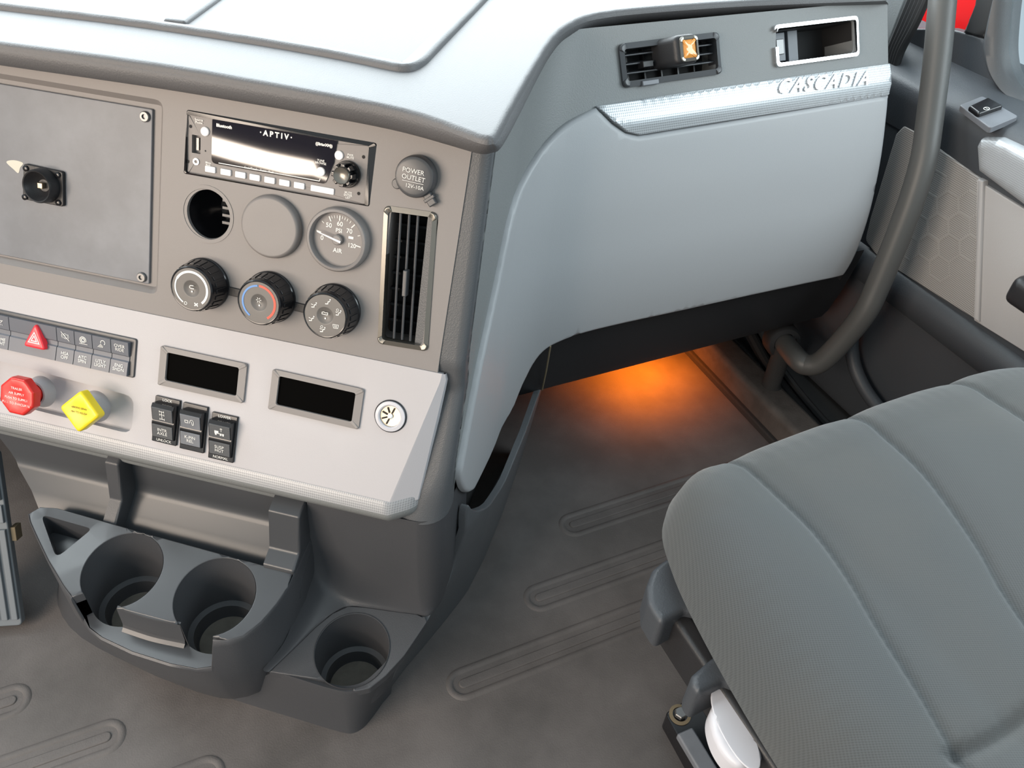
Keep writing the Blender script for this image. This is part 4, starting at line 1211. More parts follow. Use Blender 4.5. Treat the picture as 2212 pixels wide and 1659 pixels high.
# low shelf in front of the two cups and the web between them
web_l = (cL[0] + CR * math.cos(math.radians(68)), cL[1] + CR * math.sin(math.radians(68)))
web_r = (cM[0] + CR * math.cos(math.radians(120)), cM[1] + CR * math.sin(math.radians(120)))
shelf_px = [(-.532, -.409), (-.520, -.397), (-.500, -.390), (-.460, -.3835), (-.415, -.3815), (-.385, -.3835), (-.3715, -.390), (-.369, -.402), (cM[0] + .015, cM[1] + .0395)]
shelf_out = shelf_px + arc_pts(cM, CR * .985, 70, 122, 10) + [(web_r[0] - .004, web_r[1] - .002), (web_l[0] + .004, web_l[1] - .002)] + arc_pts(cL, CR * .985, 66, 130, 12)
v, f = patch(shelf_out, lambda u, n, h: pod(u, n, SHELF + h), T=0, R=.0, depth=.01, step=.008); mesh_obj('cup_shelf', v, f, MT['satin'], trayo, smooth=40)
wl = [web_l, ((web_l[0] + web_r[0]) / 2, web_l[1] + .002), web_r]
ws_ = smooth_line(wl, 6)
rows = [np.array([pod(p[0], p[1] + o_, z_) for p in ws_]) for o_, z_ in ((-.003, float(z_main(web_l[1])) - .0002), (-.0008, float(z_main(web_l[1])) - .001), (.0002, float(z_main(web_l[1])) - .003), (.0006, SHELF + .008), (.0022, SHELF + .003), (.006, SHELF + .0003))]
v, f = loft(rows); mesh_obj('cup_web', v, f, MT['satin'], trayo)
# bowl wall around the tray: rim line, then down and inwards
rimA = [(-.640, -.482), (-.632, -.4735), (-.615, -.4600), (-.585, -.4370), (-.552, -.4150), (-.536, -.4060)]
rimS = [(-.532, -.405), (-.520, -.396), (-.500, -.3895), (-.460, -.383), (-.415, -.381), (-.385, -.383), (-.3715, -.3895)]
rimB = [(-.369, -.4005), (-.354, -.4035), (-.340, -.4115), (-.328, -.430), (-.3205, -.452), (-.3165, -.472), (-.3165, -.50), (-.3165, -.532)]
rim = [(p, float(z_main(p[1]))) for p in rimA] + [(p, SHELF) for p in rimS] + [(p, float(z_main(p[1]))) for p in rimB]
lowline = smooth_line([(-.640, -.482), (-.60, -.450), (-.55, -.4135), (-.50, -.3925), (-.46, -.3860), (-.415, -.3845), (-.378, -.3890), (-.352, -.4020), (-.334, -.424), (-.322, -.456), (-.3170, -.50), (-.3165, -.532)], 10)
cen = np.array([-.47, -.50])
rows = [[] for _ in range(7)]
for (p, z_) in rim:
    p = np.array(p); q0 = lowline[np.argmin(((lowline - p) ** 2).sum(1))]; d_ = unit(q0 - cen); dn = np.array([d_[0] * .5, d_[1]])
    for k, (src, off, zz_) in enumerate(((p, 0, z_), (p, .0022, z_ - .002), (p * .6 + q0 * .4, .0028, z_ - .007), (q0, .0030, min(z_ - .012, .135)), (q0, -.002, .105), (q0, -.012, .070), (q0, -.026, .035))):
        q = src + dn * off; rows[k].append(pod(q[0], q[1], zz_))
v, f = loft([np.array(r) for r in rows]); mesh_obj('bowl_wall', v, f, MT['console'], con, smooth=50)
# base skirt on the floor
base = [(-.702, -.80), (-.704, -.62), (-.690, -.520), (-.633, -.463), (-.526, -.438), (-.396, -.430), (-.304, -.4265), (-.258, -.4250), (-.234, -.4270), (-.2155, -.4370), (-.2030, -.4550), (-.1935, -.475), (-.1895, -.486)]
base = smooth_line(base, 4)
lift = np.array([np.interp(p[0], [-.745, -.70, -.60, -.50, -.345, -.328, -.2], [.10, .12, .15, .070, .068, .0905, .1000]) for p in base])
lift = np.where(base[:, 0] > -.330, z_right(base[:, 1]) - .0004, lift)
rows = []
for fz, off in ((0, .004), (.15, .001), (.55, -.001), (.94, -.001), (1.0, -.002), (1.001, -.012)):
    rr_ = []
    for p, l in zip(base, lift):
        d_ = unit(p - np.array([-.45, -.62])); q = p + d_ * off + (np.array([.05, -.02]) * np.clip((-.56 - p[0]) / .2, 0, 1) * fz)
        q = q - np.array([.024, 0]) * np.clip((p[0] + .245) / .05, 0, 1) * (1 - fz)
        rr_.append(pod(q[0], q[1], l * fz if fz < 1 else (l if fz == 1.0 else l - .003)))
    rows.append(np.array(rr_))
v, f = loft(rows); mesh_obj('base_skirt', v, f, MT['console'], con, smooth=50)
# right hand tray with its single cup, and the wall that rises behind it and turns the corner
back_b = [(-.331, -.4265), (-.316, -.455), (-.300, -.487), (-.287, -.507), (-.272, -.520), (-.250, -.5235), (-.215, -.527), (-.190, -.530)]
r_out = np.vstack([back_b, rounded([(-.181, -.531), (-.1755, -.524), (-.1885, -.481), (-.2015, -.4545), (-.2145, -.4368), (-.236, -.4265)], [.002, .003, .01, .01, .01, .006])])
v, f = patch(r_out, M_right, T=0, R=.0012, depth=.010, holes=[circ(*cR, CR * .985, 56)], hole_depth=.002, hole_R=.0015, step=.01); mesh_obj('single_cup_tray', v, f, MT['console'], con, smooth=40)
top_t = [(-.336, -.4235, .100), (-.3225, -.452, .115), (-.3185, -.480, .135), (-.3180, -.510, .16), (-.3145, -.5335, .18), (-.266, -.5335, .185), (-.220, -.5335, .19), (-.195, -.5338, .19)]
corner_t = [(-.195 + .0313 * math.cos(q), -.5648 + .0310 * math.sin(q), .19) for q in np.radians([75, 55, 35, 15, 0])] + [(-.1635, -.60, .19), (-.163, -.64, .19)]
corner_b = [(-.1790, -.5315), (-.1735, -.537), (-.1700, -.545), (-.1680, -.556), (-.1675, -.570), (-.1670, -.598), (-.167, -.632)]
pb = smooth_line(np.array(back_b + corner_b), 4); ptop = smooth_line(np.array(top_t + corner_t), 4)
zb_ = z_right(np.maximum(pb[:, 1], -.54)) + .0002
rows = [pod(pb[:, 0], pb[:, 1], zb_ - .004), pod(pb[:, 0], pb[:, 1], zb_)]
for ph in np.radians([12, 25, 38, 50, 62, 75, 90]):
    q = pb + (ptop[:, :2] - pb) * math.sin(ph); rows.append(pod(q[:, 0], q[:, 1], zb_ + (ptop[:, 2] - zb_) * (1 - math.cos(ph))))
up = (np.arange(len(pb)) >= 4 * 4)
for z_ in (.23, .276):
    rows.append(pod(ptop[:, 0], ptop[:, 1] - .0022 * (z_ > .25), np.where(up, z_, ptop[:, 2])))
v, f = loft(rows); mesh_obj('back_wall', v, f, MT['console'], con, smooth=70)
# pocket behind the cup tray: sloping back wall, divider and end block
rows = []
for n_, z_, ul in ((-.560, .275, -.735), (-.552, .262, -.728), (-.546, .218, -.705), (-.543, .208, -.699), (-.538, .203, -.694), (-.520, .189, -.668), (-.497, .172, -.642), (-.490, .150, -.638)):
    rows.append(np.array([pod(u_, n_, z_) for u_ in np.linspace(ul, -.315, 40)]))
v, f = loft(rows); pk = mesh_obj('pocket_wall', v, f, MT['satin'], con, smooth=40)
dvF = Frame(pod(-.548, 0, 0), DD * 1.0, ZZ)
o = [(.489, .170), (.489, .190), (.518, .214), (.530, .262), (.556, .275), (.556, .17)]
v, f = patch(rounded(o, [.001, .004, .006, .004, 0, 0]), lambda s_, z_, h: dvF(s_, z_, h - .008), T=.016, R=.003, depth=0, back=True); mesh_obj('pocket_divider', v, f, MT['console'], con)
o = [(.487, .165), (.487, .205), (.505, .214), (.517, .262), (.55, .275), (.55, .165)]
ebF = Frame(pod(-.3335, 0, 0), DD * 1.0, ZZ)
v, f = patch(rounded(o, [.001, .004, .006, .004, 0, 0]), lambda s_, z_, h: ebF(s_, z_, h - .018), T=.036, R=.003, depth=0, back=True); mesh_obj('pocket_end_block', v, f, MT['satin'], con)

# side panel of the console towards the passenger, with its curved fin
_us_s = np.array([.40, .438, .48, .52, .557, .60, .65, .71, .80, .95]); _us_u = np.array([-.222, -.203, -.190, -.178, -.1645, -.1495, -.134, -.126, -.121, -.119])


def side_u(s_, z_):
    zt = np.interp(s_, [.44, .53, .60], [.095, .112, .200])
    return np.interp(s_, _us_s, _us_u) - .026 * np.clip(1 - np.asarray(z_) / zt, 0, 1) - .012 * np.clip((np.asarray(z_) - .2) / .1, 0, 1) - .010 * np.clip((.607 - np.asarray(s_)) / .03, 0, 1) * np.clip((np.asarray(z_) - .118) / .03, 0, 1)


side_out = [(.480, .0), (.93, .0), (.93, .178), (.889, .183), (.80, .181), (.712, .176), (.660, .190), (.628, .207), (.614, .222), (.608, .235), (.603, .225), (.600, .20), (.596, .16),
            (.588, .130), (.570, .1175), (.545, .1125), (.525, .1095), (.505, .1055), (.482, .1000)]
so = np.vstack([smooth_line(side_out[2:], 5), side_out[0:2]])
v, f = patch(so, lambda s_, z_, h: pod(side_u(s_, z_) + h, -s_, z_), T=0, R=.0022, depth=.009, back=True, step=.015, grid=.015); mesh_obj('side_panel', v, f, MT['column'], con, smooth=50)
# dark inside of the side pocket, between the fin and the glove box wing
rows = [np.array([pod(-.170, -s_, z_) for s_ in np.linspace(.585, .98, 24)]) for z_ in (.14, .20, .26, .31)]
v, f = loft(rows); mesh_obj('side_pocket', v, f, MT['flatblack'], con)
# ---- accelerator pedal at the left edge
pa = np.array([at_z(47, 1345, .015), at_z(6, 1060, .17)])
pl_d = unit(pa[1] - pa[0]); px_d = unit(np.cross(pl_d, ZZ)); px_d = px_d if px_d[0] > 0 else -px_d
PD = Frame(pa[0], px_d, pl_d)
Lp = float(np.linalg.norm(pa[1] - pa[0])) + .05
t = thing('accelerator_pedal', 'grey ribbed accelerator pedal at the left edge', 'pedal', PD.o)
v, f = box(PD, -.095, -.004, 0, Lp, -.010, 0, r=.006, bev=.002); mesh_obj('pedal_plate', v, f, MT['pedal'], t)
for k in range(8):
    x = -.006 - k * .0118
    for y0, y1 in ((.006, Lp * .56), (Lp * .60, Lp * .70), (Lp * .73, Lp * .97)):
        v, f = box(PD, x - .0036, y0, x + .0036, y1, -.001, .004, bev=.0012); mesh_obj('rib', v, f, MT['pedal'], t)
v, f = box(PD, .000, Lp * .48, .006, Lp * .56, -.02, -.004, bev=.001); mesh_obj('hinge_bracket', v, f, MT['tan'], t)

# ================================================================== floor
X0, X1, Y0, Y1 = -1.0, .862, -.5, 1.40
v, f = box(Frame((0, 0, 0), (1, 0, 0), (0, 1, 0)), X0, Y0, X1, Y1, -.03, 0)
floor = structure(mesh_obj('floor', v, f, MT['floor']))
def groove(xa, xb, y, w, name='mat_rib'):
    r = w / 2; t = np.radians(np.linspace(-90, 90, 13)); path = []
    path += [(xb + r * math.cos(q), y + r * math.sin(q)) for q in t]
    path += [(xa - r * math.cos(q), y - r * math.sin(q)) for q in t]
    P = dense(np.array(path), .06); n = len(P); a = np.array([-1, -.6, 0, .6, 1.0]); hz_ = np.array([-.0008, .0013, .0020, .0013, -.0008])
    tg = np.roll(P, -1, 0) - np.roll(P, 1, 0); tg /= np.linalg.norm(tg, axis=1)[:, None]; nr = np.stack([-tg[:, 1], tg[:, 0]], 1)
    rows = [np.column_stack([P + nr * k * .0055, np.full(n, z_)]) for k, z_ in zip(a, hz_)]
    v, f = loft(rows, True); mesh_obj(name, v, f, MT['floor'], floor)
    bar = [(xa, y, r * .36), (xb, y, r * .36)]
    o = [(xb + r * .36 * math.cos(q), y + r * .36 * math.sin(q)) for q in t] + [(xa - r * .36 * math.cos(q), y - r * .36 * math.sin(q)) for q in t]
    v, f = patch(o, lambda x, y_, h: np.stack([x, y_, h], -1), T=.0018, R=.0018, depth=.001, step=.06); mesh_obj(name, v, f, MT['floor'], floor)


for (x, y) in ((1216, 1141), (1140, 1300), (973, 1488)):
    p = at_z(x, y, 0); groove(p[0] + .018, .80, p[1], .036)
for (x, y) in ((264, 1580), (60, 1502), (478, 1660)):
    p = at_z(x, y, 0); groove(-.75, p[0] - .018, p[1], .036)
# sill channel and footwell at the door side
sill_z = .055
v, f = box(Frame((0, 0, 0), (1, 0, 0), (0, 1, 0)), .868, -.5, .925, 1.4, -.03, sill_z, bev=.012); structure(mesh_obj('trim_1', v, f, MT['sill']))
v, f = box(Frame((0, 0, 0), (1, 0, 0), (0, 1, 0)), .860, -.5, 1.30, 1.4, -.08, .012, bev=.004); structure(mesh_obj('trim_2', v, f, MT['kick']))
fw = Frame((0, 1.18, 0), (1, 0, 0), (0, 0, 1))
v, f = box(fw, -1.0, -.02, 1.3, .62, -.05, 0); structure(mesh_obj('wall_front', v, f, MT['kick']))

# amber footwell lamp under the kick panel
lp = np.array([.752, .940, .125])
t = thing('footwell_lamp', 'amber footwell lamp glowing under the kick panel', 'lamp', lp)
LF = Frame(lp, (1, 0, 0), (0, -1, 0))
v, f = box(LF, -.022, -.012, .022, .012, -.068, 0, bev=.002); mesh_obj('lamp_housing', v, f, MT['black'], t)
v, f = lathe(LF, 0, 0, [(.012, 0), (.011, .004), (.006, .007), (0, .008)], 24); mesh_obj('lamp_lens', v, f, MT['amberbulb'], t)
sl = bpy.data.lights.new('footwell_bulb', 'SPOT'); sl.energy = 3.0; sl.color = (1.0, .20, .006); sl.spot_size = math.radians(150); sl.spot_blend = 1.0; sl.shadow_soft_size = .012
so_ = bpy.data.objects.new('footwell_bulb', sl); COL.objects.link(so_); so_.parent = t; so_.location = (0, 0, -.014)

# ================================================================== passenger seat
seat = thing('passenger_chair', 'grey cloth passenger seat cushion with curved seams', 'seat', (.61, .1, .0))
SZ = .420
sx0, sx1, syf, syb = .343, .885, .418, -.30
so = np.vstack([[(.322, syb)], [(.90, syb)], smooth_line([(.90, .31), (.885, .397), (.83, .423), (.75, .4265), (.67, .426), (.55, .422), (.46, .416), (.405, .405), (.370, .380), (.352, .335), (.3410, .28), (.3320, .20), (.3280, .12), (.325, .0), (.322, -.2)], 5)])
sx0, syf = .322, .424
seams = [smooth_line([(.4535, syf), (.459, .33), (.4600, .29), (.452, .24), (.440, .195), (.428, .14), (.418, .100), (.408, .03), (.40, -.1), (.40, -.3)], 6),
         smooth_line([(.618, syf + .01), (.613, .33), (.600, .27), (.585, .22), (.572, .19), (.560, .15), (.545, .08), (.53, -.1), (.53, -.3)], 6),
         smooth_line([(.765, syf), (.772, .33), (.765, .27), (.755, .22), (.745, .0), (.745, -.3)], 6)]
cross = smooth_line([(.412, .096), (.45, .094), (.52, .099), (.60, .10), (.75, .098)], 6)


def seat_h(x, y):
    P = np.stack([x, y], 1); h = np.zeros(len(x))
    for s_ in seams:
        d = seg_dist(P, s_, False); h -= .0040 * np.exp(-(d / .0045) ** 2) + .0045 * np.exp(-(d / .022) ** 2)
    d = seg_dist(P, cross, False); h -= .006 * np.exp(-(d / .006) ** 2)
    h += .018 * np.exp(-((y - .02) / .05) ** 2) * (x > .40) * np.clip((.085 - y) / .03, 0, 1)
    edge = np.clip((x - sx0) / .15, 0, 1)
    h += .010 * np.sin(edge * math.pi) - .006 * np.clip((y - .25) / .12, 0, 1) ** 2
    h += .0022 * np.sin(38 * y + 20 * x) * np.exp(-((x - .34) / .05) ** 2) * np.clip((.18 - y) / .1, 0, 1)
    return h


more = []
for s_ in seams + [cross]:
    q = dense(s_, .006, False); tg = np.gradient(q, axis=0); tg /= np.linalg.norm(tg, axis=1)[:, None]; nr = np.stack([-tg[:, 1], tg[:, 0]], 1)
    for o_ in (-.010, -.006, -.003, 0, .003, .006, .010): more.append(q + nr * o_)
more = np.concatenate(more)
v, f = patch(so, lambda x, y, h: np.stack([x, y, SZ - .06 + h], -1), T=.060, R=.046, depth=.0, step=.012, grid=.0085, hfun=seat_h, more=more)
cush = mesh_obj('cushion', v, f, MT['cloth'], seat, smooth=80)
v, f = patch(inset(so, .004), lambda x, y, h: np.stack([x + .04 * np.clip(-h / .1, 0, 1), y - .03 * np.clip(-h / .1, 0, 1), SZ - .055 + h], -1), T=0, depth=.035, step=.03); mesh_obj('cushion_side', v, f, MT['seatside'], seat, smooth=50)
# seat pan and suspension under the cushion
v, f = box(Frame((0, 0, 0), (1, 0, 0), (0, 1, 0)), .375, -.30, .86, .36, .275, .335, r=.03, bev=.01); mesh_obj('seat_pan', v, f, MT['door'], seat)
v, f = box(Frame((0, 0, 0), (1, 0, 0), (0, 1, 0)), .46, -.30, .78, .25, .02, .28, r=.03, bev=.02); mesh_obj('suspension_boot', v, f, MT['rubber'], seat)


def hplate(px, z, th, r, R, mat, name, parent, bottom_shift=(0, 0)):
    o = rounded([at_z(x, y, z)[:2] for x, y in px], r, 4)
    v, f = patch(o, lambda x, y, h: np.stack([x, y, z - th + h], -1), T=th, R=R, depth=0, step=.01, back=True)
    return mesh_obj(name, v, f, mat, parent, smooth=45)


v, f = box(Frame((0, 0, 0), (1, 0, 0), (0, 1, 0)), .345, -.10, .365, .34, .275, .325, bev=.006); mesh_obj('side_rail', v, f, MT['black'], seat)
hplate([(1440, 1203), (1411, 1226), (1397, 1262), (1399, 1300), (1428, 1348), (1480, 1318), (1545, 1330), (1500, 1210)], .335, .040, [.006, .01, .01, .01, .006, .006, .01, .01], .006, MT['door'], 'recline_lever', seat)
hplate([(1535, 1420), (1495, 1455), (1493, 1475), (1508, 1500), (1565, 1470), (1610, 1490), (1570, 1400)], .335, .042, [.006, .008, .008, .006, .006, .01, .01], .006, MT['door'], 'slide_lever', seat)
kn = smooth_line([at_z(x, y, .322)[:2] for x, y in ((1582, 1489), (1546, 1512), (1535, 1545), (1545, 1590), (1568, 1630), (1598, 1655), (1625, 1652), (1652, 1628), (1640, 1590))], 5, True)
v, f = patch(kn, lambda x, y, h: np.stack([x, y, .322 - .022 + h], -1), T=.022, R=.007, depth=0, back=True); wk = mesh_obj('adjuster_knob', v, f, MT['cream'], seat, label='cream oval adjuster knob')
c_ = at_z(1588, 1573, .322)[:2]; d_ = unit(at_z(1612, 1625, .322)[:2] - at_z(1562, 1525, .322)[:2]); n_ = np.array([-d_[1], d_[0]])
a_ = np.linspace(0, 2 * math.pi, 40, endpoint=False)
el = c_ + np.outer(np.cos(a_) * .036, d_) + np.outer(np.sin(a_) * .013, n_)
v, f = patch(el, lambda x, y, h: np.stack([x, y, .3215 + h], -1), T=.0011, R=.0010, depth=0, grid=.004); mesh_obj('knob_boss', v, f, MT['cream'], wk)
# floor mounting rail with bolt
RA, RB, RC, RD_ = at_z(1437, 1540, .030), at_z(1500, 1500, .030), at_z(1640, 1740, .030), at_z(1560, 1760, .030)
o = rounded([p[:2] for p in (RA, RB, RC, RD_)], .006)
v, f = patch(o, lambda x, y, h: np.stack([x, y, h], -1), T=.030, R=.002, depth=0); rail = mesh_obj('floor_rail', v, f, MT['gloss'], seat, label='dirty black steel floor rail')
b0 = at_z(1470, 1541, .034); v, f = lathe(Frame((b0[0], b0[1], .030), (1, 0, 0), (0, 1, 0)), 0, 0, [(.013, 0), (.013, .0015), (.009, .0018)], 32); mesh_obj('washer', v, f, MT['tan'], rail)
v, f = lathe(Frame((b0[0], b0[1], .030), (1, 0, 0), (0, 1, 0)), 0, 0, [(.0075, .001), (.0075, .0062), (.0065, .0072), (0, .0072)], 6); mesh_obj('bolt', v, f, MT['steel'], rail)
s0, s1 = at_z(1478, 1580, .034)[:2], at_z(1520, 1650, .034)[:2]; d_ = unit(s1 - s0); n_ = np.array([-d_[1], d_[0]]) * .011
v, f = patch(rounded([s0 - n_, s1 + d_ * .05 - n_, s1 + d_ * .05 + n_, s0 + n_], .003), lambda x, y, h: np.stack([x, y, .030 + h], -1), T=.008, R=.003, depth=.001); mesh_obj('slider', v, f, MT['plate'], rail)

# ================================================================== passenger door
DX = 1.020
DF = Frame((DX, 0, 0), (0, -1, 0), (0, 0, 1))            # u runs rearwards, v up, normal points into the cab
assert DF.N[0] < 0
door = thing('door_1', 'dark grey passenger door with light grille and window switch', 'door', (DX, .6, .02)); structure(door)
def dpoly(px, w=0.0): return [DF.px(x, y, w) for x, y in px]


# base trim board
v, f = patch([(-1.10, .02), (.30, .02), (.30, .548), (-1.10, .548)], lambda a, b, h: DF(a, b, h - .02), T=.02, R=.002, depth=.04); mesh_obj('trim_board', v, f, MT['door'], door)
# speaker grille
gp = dpoly([(1952, 272), (1976, 284), (2019, 314), (2117, 386), (2106, 690), (1929, 578), (1897, 556), (1868, 520), (1880, 470), (1935, 290)], .004)
v, f = patch(rounded(gp, [.006, 0, 0, .002, .002, 0, .004, .012, .0, .006]), lambda a, b, h: DF(a, b, h), T=.004, R=.002, depth=.002, step=.02); grl = mesh_obj('speaker_grille', v, f, MT['grille'], door, label='light grey perforated speaker grille')
c0 = DF.px(2025, 490, .005); R0 = .066
hexp = []
for i in range(-3, 4):
    for j in range(-4, 5):
        hx, hy = c0[0] + i * .0300, c0[1] + (j + .5 * (i % 2)) * .0346
        if (hx - c0[0]) ** 2 + (hy - c0[1]) ** 2 < (R0 * .95) ** 2: hexp.append((hx, hy))
for hx, hy in hexp:
    o = circ(hx, hy, .0200, 6); v, f = patch(o, lambda a, b, h: DF(a, b, h + .0038), T=.0005, depth=0, holes=[circ(hx, hy, .0180, 6)], hole_depth=.0005)
    mesh_obj('speaker_hexagon', v, f, MT['hexgrey'], grl, smooth=0)
# light panel behind the grille with armrest bulge
lp_ = dpoly([(2110, 388), (2300, 505), (2300, 815), (2104, 692)], .004)
v, f = patch(lp_, lambda a, b, h: DF(a, b, h), T=.005, R=.002, depth=.002); mesh_obj('light_panel', v, f, MT['doorlight'], door)
v, f = patch(dpoly([(2111, 386), (2123, 392), (2113, 696), (2101, 688)], .01), lambda a, b, h: DF(a, b, h), T=.010, R=.003, depth=0); mesh_obj('panel_rib', v, f, MT['doorlight'], door)
v, f = box(DF, DF.px(2240, 640, .01)[0] - .02, .385, DF.px(2240, 640, .01)[0] + .16, .425, 0, .05, r=.012, bev=.012); mesh_obj('door_handle', v, f, MT['black'], door)
# dark lower pocket
rows = []
ya = np.linspace(-1.1, .30, 30)
for w_, z_ in ((.0, .305), (.012, .298), (.016, .280), (.012, .255), (-.012, .240), (-.020, .10), (-.01, .02)):
    rows.append(np.array([DF(a, z_, w_) for a in ya]))
v, f = loft(rows); mesh_obj('lower_trim', v, f, MT['door'], door, smooth=60)
# belt ledge: slopes up and outwards to the window
rows = []
for w_, z_ in ((.002, .49), (.006, .530), (.004, .546), (-.004, .556), (-.03, .566), (-.09, .582), (-.13, .590)):
    rows.append(np.array([DF(a, z_, w_) for a in ya]))
v, f = loft(rows); ledge = mesh_obj('belt_ledge', v, f, MT['door'], door, smooth=60)
# silver pull trim at the right edge
LN = unit(np.cross(DF(0, .582, -.09) - DF(0, .566, -.03), DF(1, 0, 0) - DF(0, 0, 0)))
if LN[2] < 0: LN = -LN
LG = Frame(DF(-.67, .566, -.03), np.array([0, -1.0, 0]), np.cross(LN, np.array([0, -1.0, 0])))
if LG.N[2] < 0: LG = Frame(LG.o, LG.U, -LG.V)
pt_ = [LG.px(x, y) for x, y in ((2103, 302), (2150, 296), (2300, 380), (2300, 520), (2107, 372))]
pt2 = dpoly([(2100, 318), (2110, 298), (2150, 300), (2300, 372), (2300, 520), (2104, 372)], .02)
v, f = patch(rounded(pt2, [.006, .006, .01, 0, 0, .004]), lambda a, b, h: DF(a, b, h + .002), T=.016, R=.012, depth=.004, step=.015, grid=.008); mesh_obj('pull_trim', v, f, MT['weave_door'], door, smooth=60, label='silver woven door pull trim')
# window switch
sw = [LG.px(x, y, .004) for x, y in ((2072, 228), (2122, 208), (2200, 252), (2138, 278))]
v, f = patch(rounded(sw, .004), lambda a, b, h: LG(a, b, h), T=.005, R=.0015, depth=.003); swp = mesh_obj('switch_plate', v, f, MT['plate'], door)
s2 = [LG.px(x, y, .006) for x, y in ((2090, 236), (2133, 216), (2166, 234), (2112, 253))]
v, f = patch(rounded(s2, .003), lambda a, b, h: LG(a, b, h + .004), T=.007, R=.003, depth=.002); mesh_obj('window_switch', v, f, MT['gloss'], door)
u_, v_ = LG.px(2131, 235, .011); v, f = arc_band(LG, u_, v_, .0030, .0037, 0, 355, .0112, 20); mesh_obj('switch_icon', v, f, MT['white'], swp, smooth=0)
v, f = stroke(LG, [(u_ - .003, v_), (u_ + .003, v_)], .0006, .0113); mesh_obj('switch_icon', v, f, MT['white'], swp, smooth=0)
# window frame with its rounded lower corner
WF = Frame((DX + .075, 0, 0), (0, -1, 0), (0, 0, 1))
def wpoly(px): return [WF.px(x, y) for x, y in px]


in_line = smooth_line(wpoly([(2196, -60), (2186, 0), (2180, 60), (2178, 110), (2184, 150), (2200, 180), (2225, 205), (2290, 245)]), 5)
out_line = smooth_line(wpoly([(2176, -60), (2160, 0), (2146, 60), (2140, 100), (2146, 142), (2164, 178), (2190, 205), (2270, 260)]), 5)
rows = []
for k, (q, w_) in enumerate(((0, .0), (.0, .014), (.3, .020), (.7, .016), (1, .004), (1, -.02))):
    L = out_line * (1 - q) + in_line * q; rows.append(WF(L[:, 0], L[:, 1], np.full(len(L), w_)))
v, f = loft(rows); mesh_obj('window_frame', v, f, MT['column'], door, smooth=60)
o = wpoly([(2060, 62), (2090, 70), (2135, 82), (2139, 100), (2146, 142), (2164, 178), (2190, 205), (2270, 262), (2300, 330), (2020, 190), (1930, 170), (1930, 60)])
v, f = patch(o, lambda a, b, h: WF(a, b, h), T=.006, R=.003, depth=.01, step=.03); mesh_obj('sail_trim', v, f, MT['door'], door)
o = wpoly([(2119, -40), (2172, -40), (2160, 0), (2146, 60), (2137, 82), (2090, 70), (2115, 10)])
v, f = patch(o, lambda a, b, h: WF(a, b, h), T=.010, R=.004, depth=.01, step=.03); mesh_obj('sash_post', v, f, MT['rubber'], door)
glp = wpoly([(2196, -70), (2186, 0), (2180, 60), (2178, 110), (2184, 150), (2200, 180), (2225, 205), (2290, 245), (2420, 300), (2420, -70)])
gm = material('window_glass', (.9, .95, .97), .03, trans=1.0); gm.node_tree.nodes['Principled BSDF'].inputs['IOR'].default_value = 1.05
v, f = patch(glp, lambda a, b, h: WF(a, b, h - .004), T=.003, depth=0, back=True); mesh_obj('window_pane', v, f, gm, door)
# red painted cab side beyond the door, and the front pillar
RFp = Frame((DX + .16, 0, 0), (0, -1, 0), (0, 0, 1))
o = [RFp.px(x, y) for x, y in ((1850, -80), (2150, -80), (2128, 0), (2098, 200), (1850, 230))]
v, f = patch(rounded(o, .005), lambda a, b, h: RFp(a, b, h - .02), T=.02, R=.006, depth=.0, back=True); tag(mesh_obj('cab_side_panel', v, f, MT['paint']), 'bright red painted cab panel seen past the grab bar', 'body panel')
AP = Frame((DX + .03, 0, 0), (0, -1, 0), (0, 0, 1))
pil = thing('wall_right', 'dark front pillar trim with ribbed rubber seal', 'pillar', AP(*AP.px(1930, 160))); structure(pil)
o = [AP.px(x, y) for x, y in ((1890, -60), (1985, -60), (1964, 0), (1921, 108), (1935, 300), (1880, 300))]
v, f = patch(o, lambda a, b, h: AP(a, b, h), T=.008, R=.003, depth=.02); mesh_obj('pillar_trim', v, f, MT['fascia'], pil)
for k in range(5):
    xo = k * 8.5
    p = [AP(*AP.px(x, y, .012), .012) for x, y in ((1992 + xo, -60), (1967 + xo, 0), (1944 + xo * .92, 56), (1922 + xo * .7, 112), (1912 + xo * .5, 168))]
    v, f = tube(smooth_line(p, 4), .0055, 8); mesh_obj('seal_rib', v, f, MT['rubber'], pil)
o = [AP.px(x, y) for x, y in ((1915, 150), (1960, 130), (1985, 170), (1990, 300), (1960, 700), (1880, 700), (1880, 300))]
v, f = patch(o, lambda a, b, h: AP(a, b, h - .02), T=.01, depth=.02); mesh_obj('pillar_base', v, f, MT['rubber'], pil)

v, f = tube(smooth_line([at_x(x, y, 1.0) for x, y in ((1846, 690), (1840, 740), (1846, 790), (1868, 840), (1905, 890), (1960, 950), (2040, 1030))], 6), .011, 12); mesh_obj('door_seal', v, f, MT['door'], pil, smooth=60)

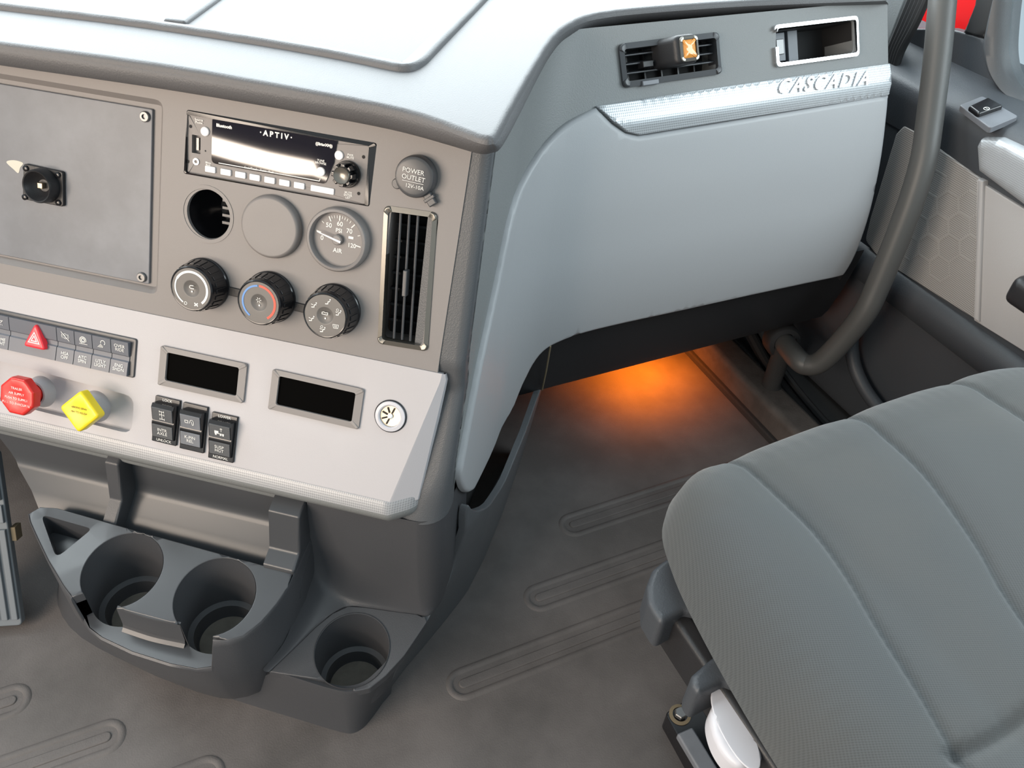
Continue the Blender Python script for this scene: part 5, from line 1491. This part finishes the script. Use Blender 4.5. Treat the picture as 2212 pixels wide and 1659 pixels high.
# ================================================================== grab bar
gb = [((2044, -90), 1.005), ((2036, 0), .995), ((2024, 130), .985), ((2008, 260), .972), ((1996, 340), .962), ((1970, 430), .952), ((1930, 535), .940), ((1895, 620), .930), ((1868, 675), .922),
      ((1820, 735), .912), ((1775, 780), .900), ((1745, 788), .890), ((1722, 775), .885), ((1690, 735), .905)]
path = smooth_line([at_x(x, y, xx) for (x, y), xx in gb], 6)
g = thing('grab_bar', 'grey tubular grab bar running down beside the door', 'grab bar', path[-1])
rad = np.full(len(path), .0172); v, f = tube(path, rad, 20); mesh_obj('bar', v, f, MT['bar'], g, smooth=60)
fr = Frame(path[-1], np.cross(unit(path[-2] - path[-1]), [0, 0, 1.0]), np.cross(unit(path[-2] - path[-1]), np.cross(unit(path[-2] - path[-1]), [0, 0, 1.0])))
v, f = lathe(fr, 0, 0, [(.030, -.012), (.030, .006), (.026, .012), (.019, .014)], 28); mesh_obj('foot_flange', v, f, MT['rubber'], g)
v, f = tube([at_x(1695, 745, .90), at_x(1665, 830, .905), at_x(1690, 900, .92)], .016, 12); mesh_obj('foot_bracket', v, f, MT['kick'], g)
# pair of hoses along the sill
for k, (dx, r_) in enumerate(((0, .010), (.022, .008))):
    P = smooth_line([np.array([.96 + dx, 1.05, .12]), np.array([.955 + dx, .90, .06]), np.array([.945 + dx, .80, .035]), np.array([.94 + dx, .65, .022]), np.array([.94 + dx, .40, .022])], 6)
    v, f = tube(P, r_, 10); tag(mesh_obj('floor_hose', v, f, MT['rubber']), ('thicker' if k == 0 else 'thinner') + ' black hose running along the floor beside the door sill', 'hose', 'hoses by the door sill')

# ================================================================== ground outside, seen in glass, and an added frame for the screen reflection
v, f = box(Frame((0, 0, -1.35), (1, 0, 0), (0, 1, 0)), 1.6, -8, 14, 12, -.0012, 0); structure(mesh_obj('ground', v, f, material('pale_concrete', (.80, .82, .85), .8)))
dd2 = thing('reflection_mask', 'added dark frame out of view that shapes the radio screen reflection', 'door', (-1.27, .1, .80)); structure(dd2)  # unseen pieces added before the driver window light to shape the radio screen reflection
D2 = Frame((-1.27, 0, 0), (0, 1, 0), (0, 0, 1))
v, f = patch([(-.30, 1.06), (-.30, .895), (-.06, .905), (-.035, .935), (.10, .915), (.45, .885), (.45, 1.0)], lambda a, b, h: D2(a, b, h), T=.01, R=.002, depth=.01); mesh_obj('mask_header', v, f, MT['door'], dd2)
v, f = patch([(-.30, .78), (.45, .76), (.45, .845), (.20, .858), (.05, .872), (-.03, .893), (-.30, .895)], lambda a, b, h: D2(a, b, h), T=.01, R=.002, depth=.01); mesh_obj('mask_sill', v, f, MT['tan'], dd2)
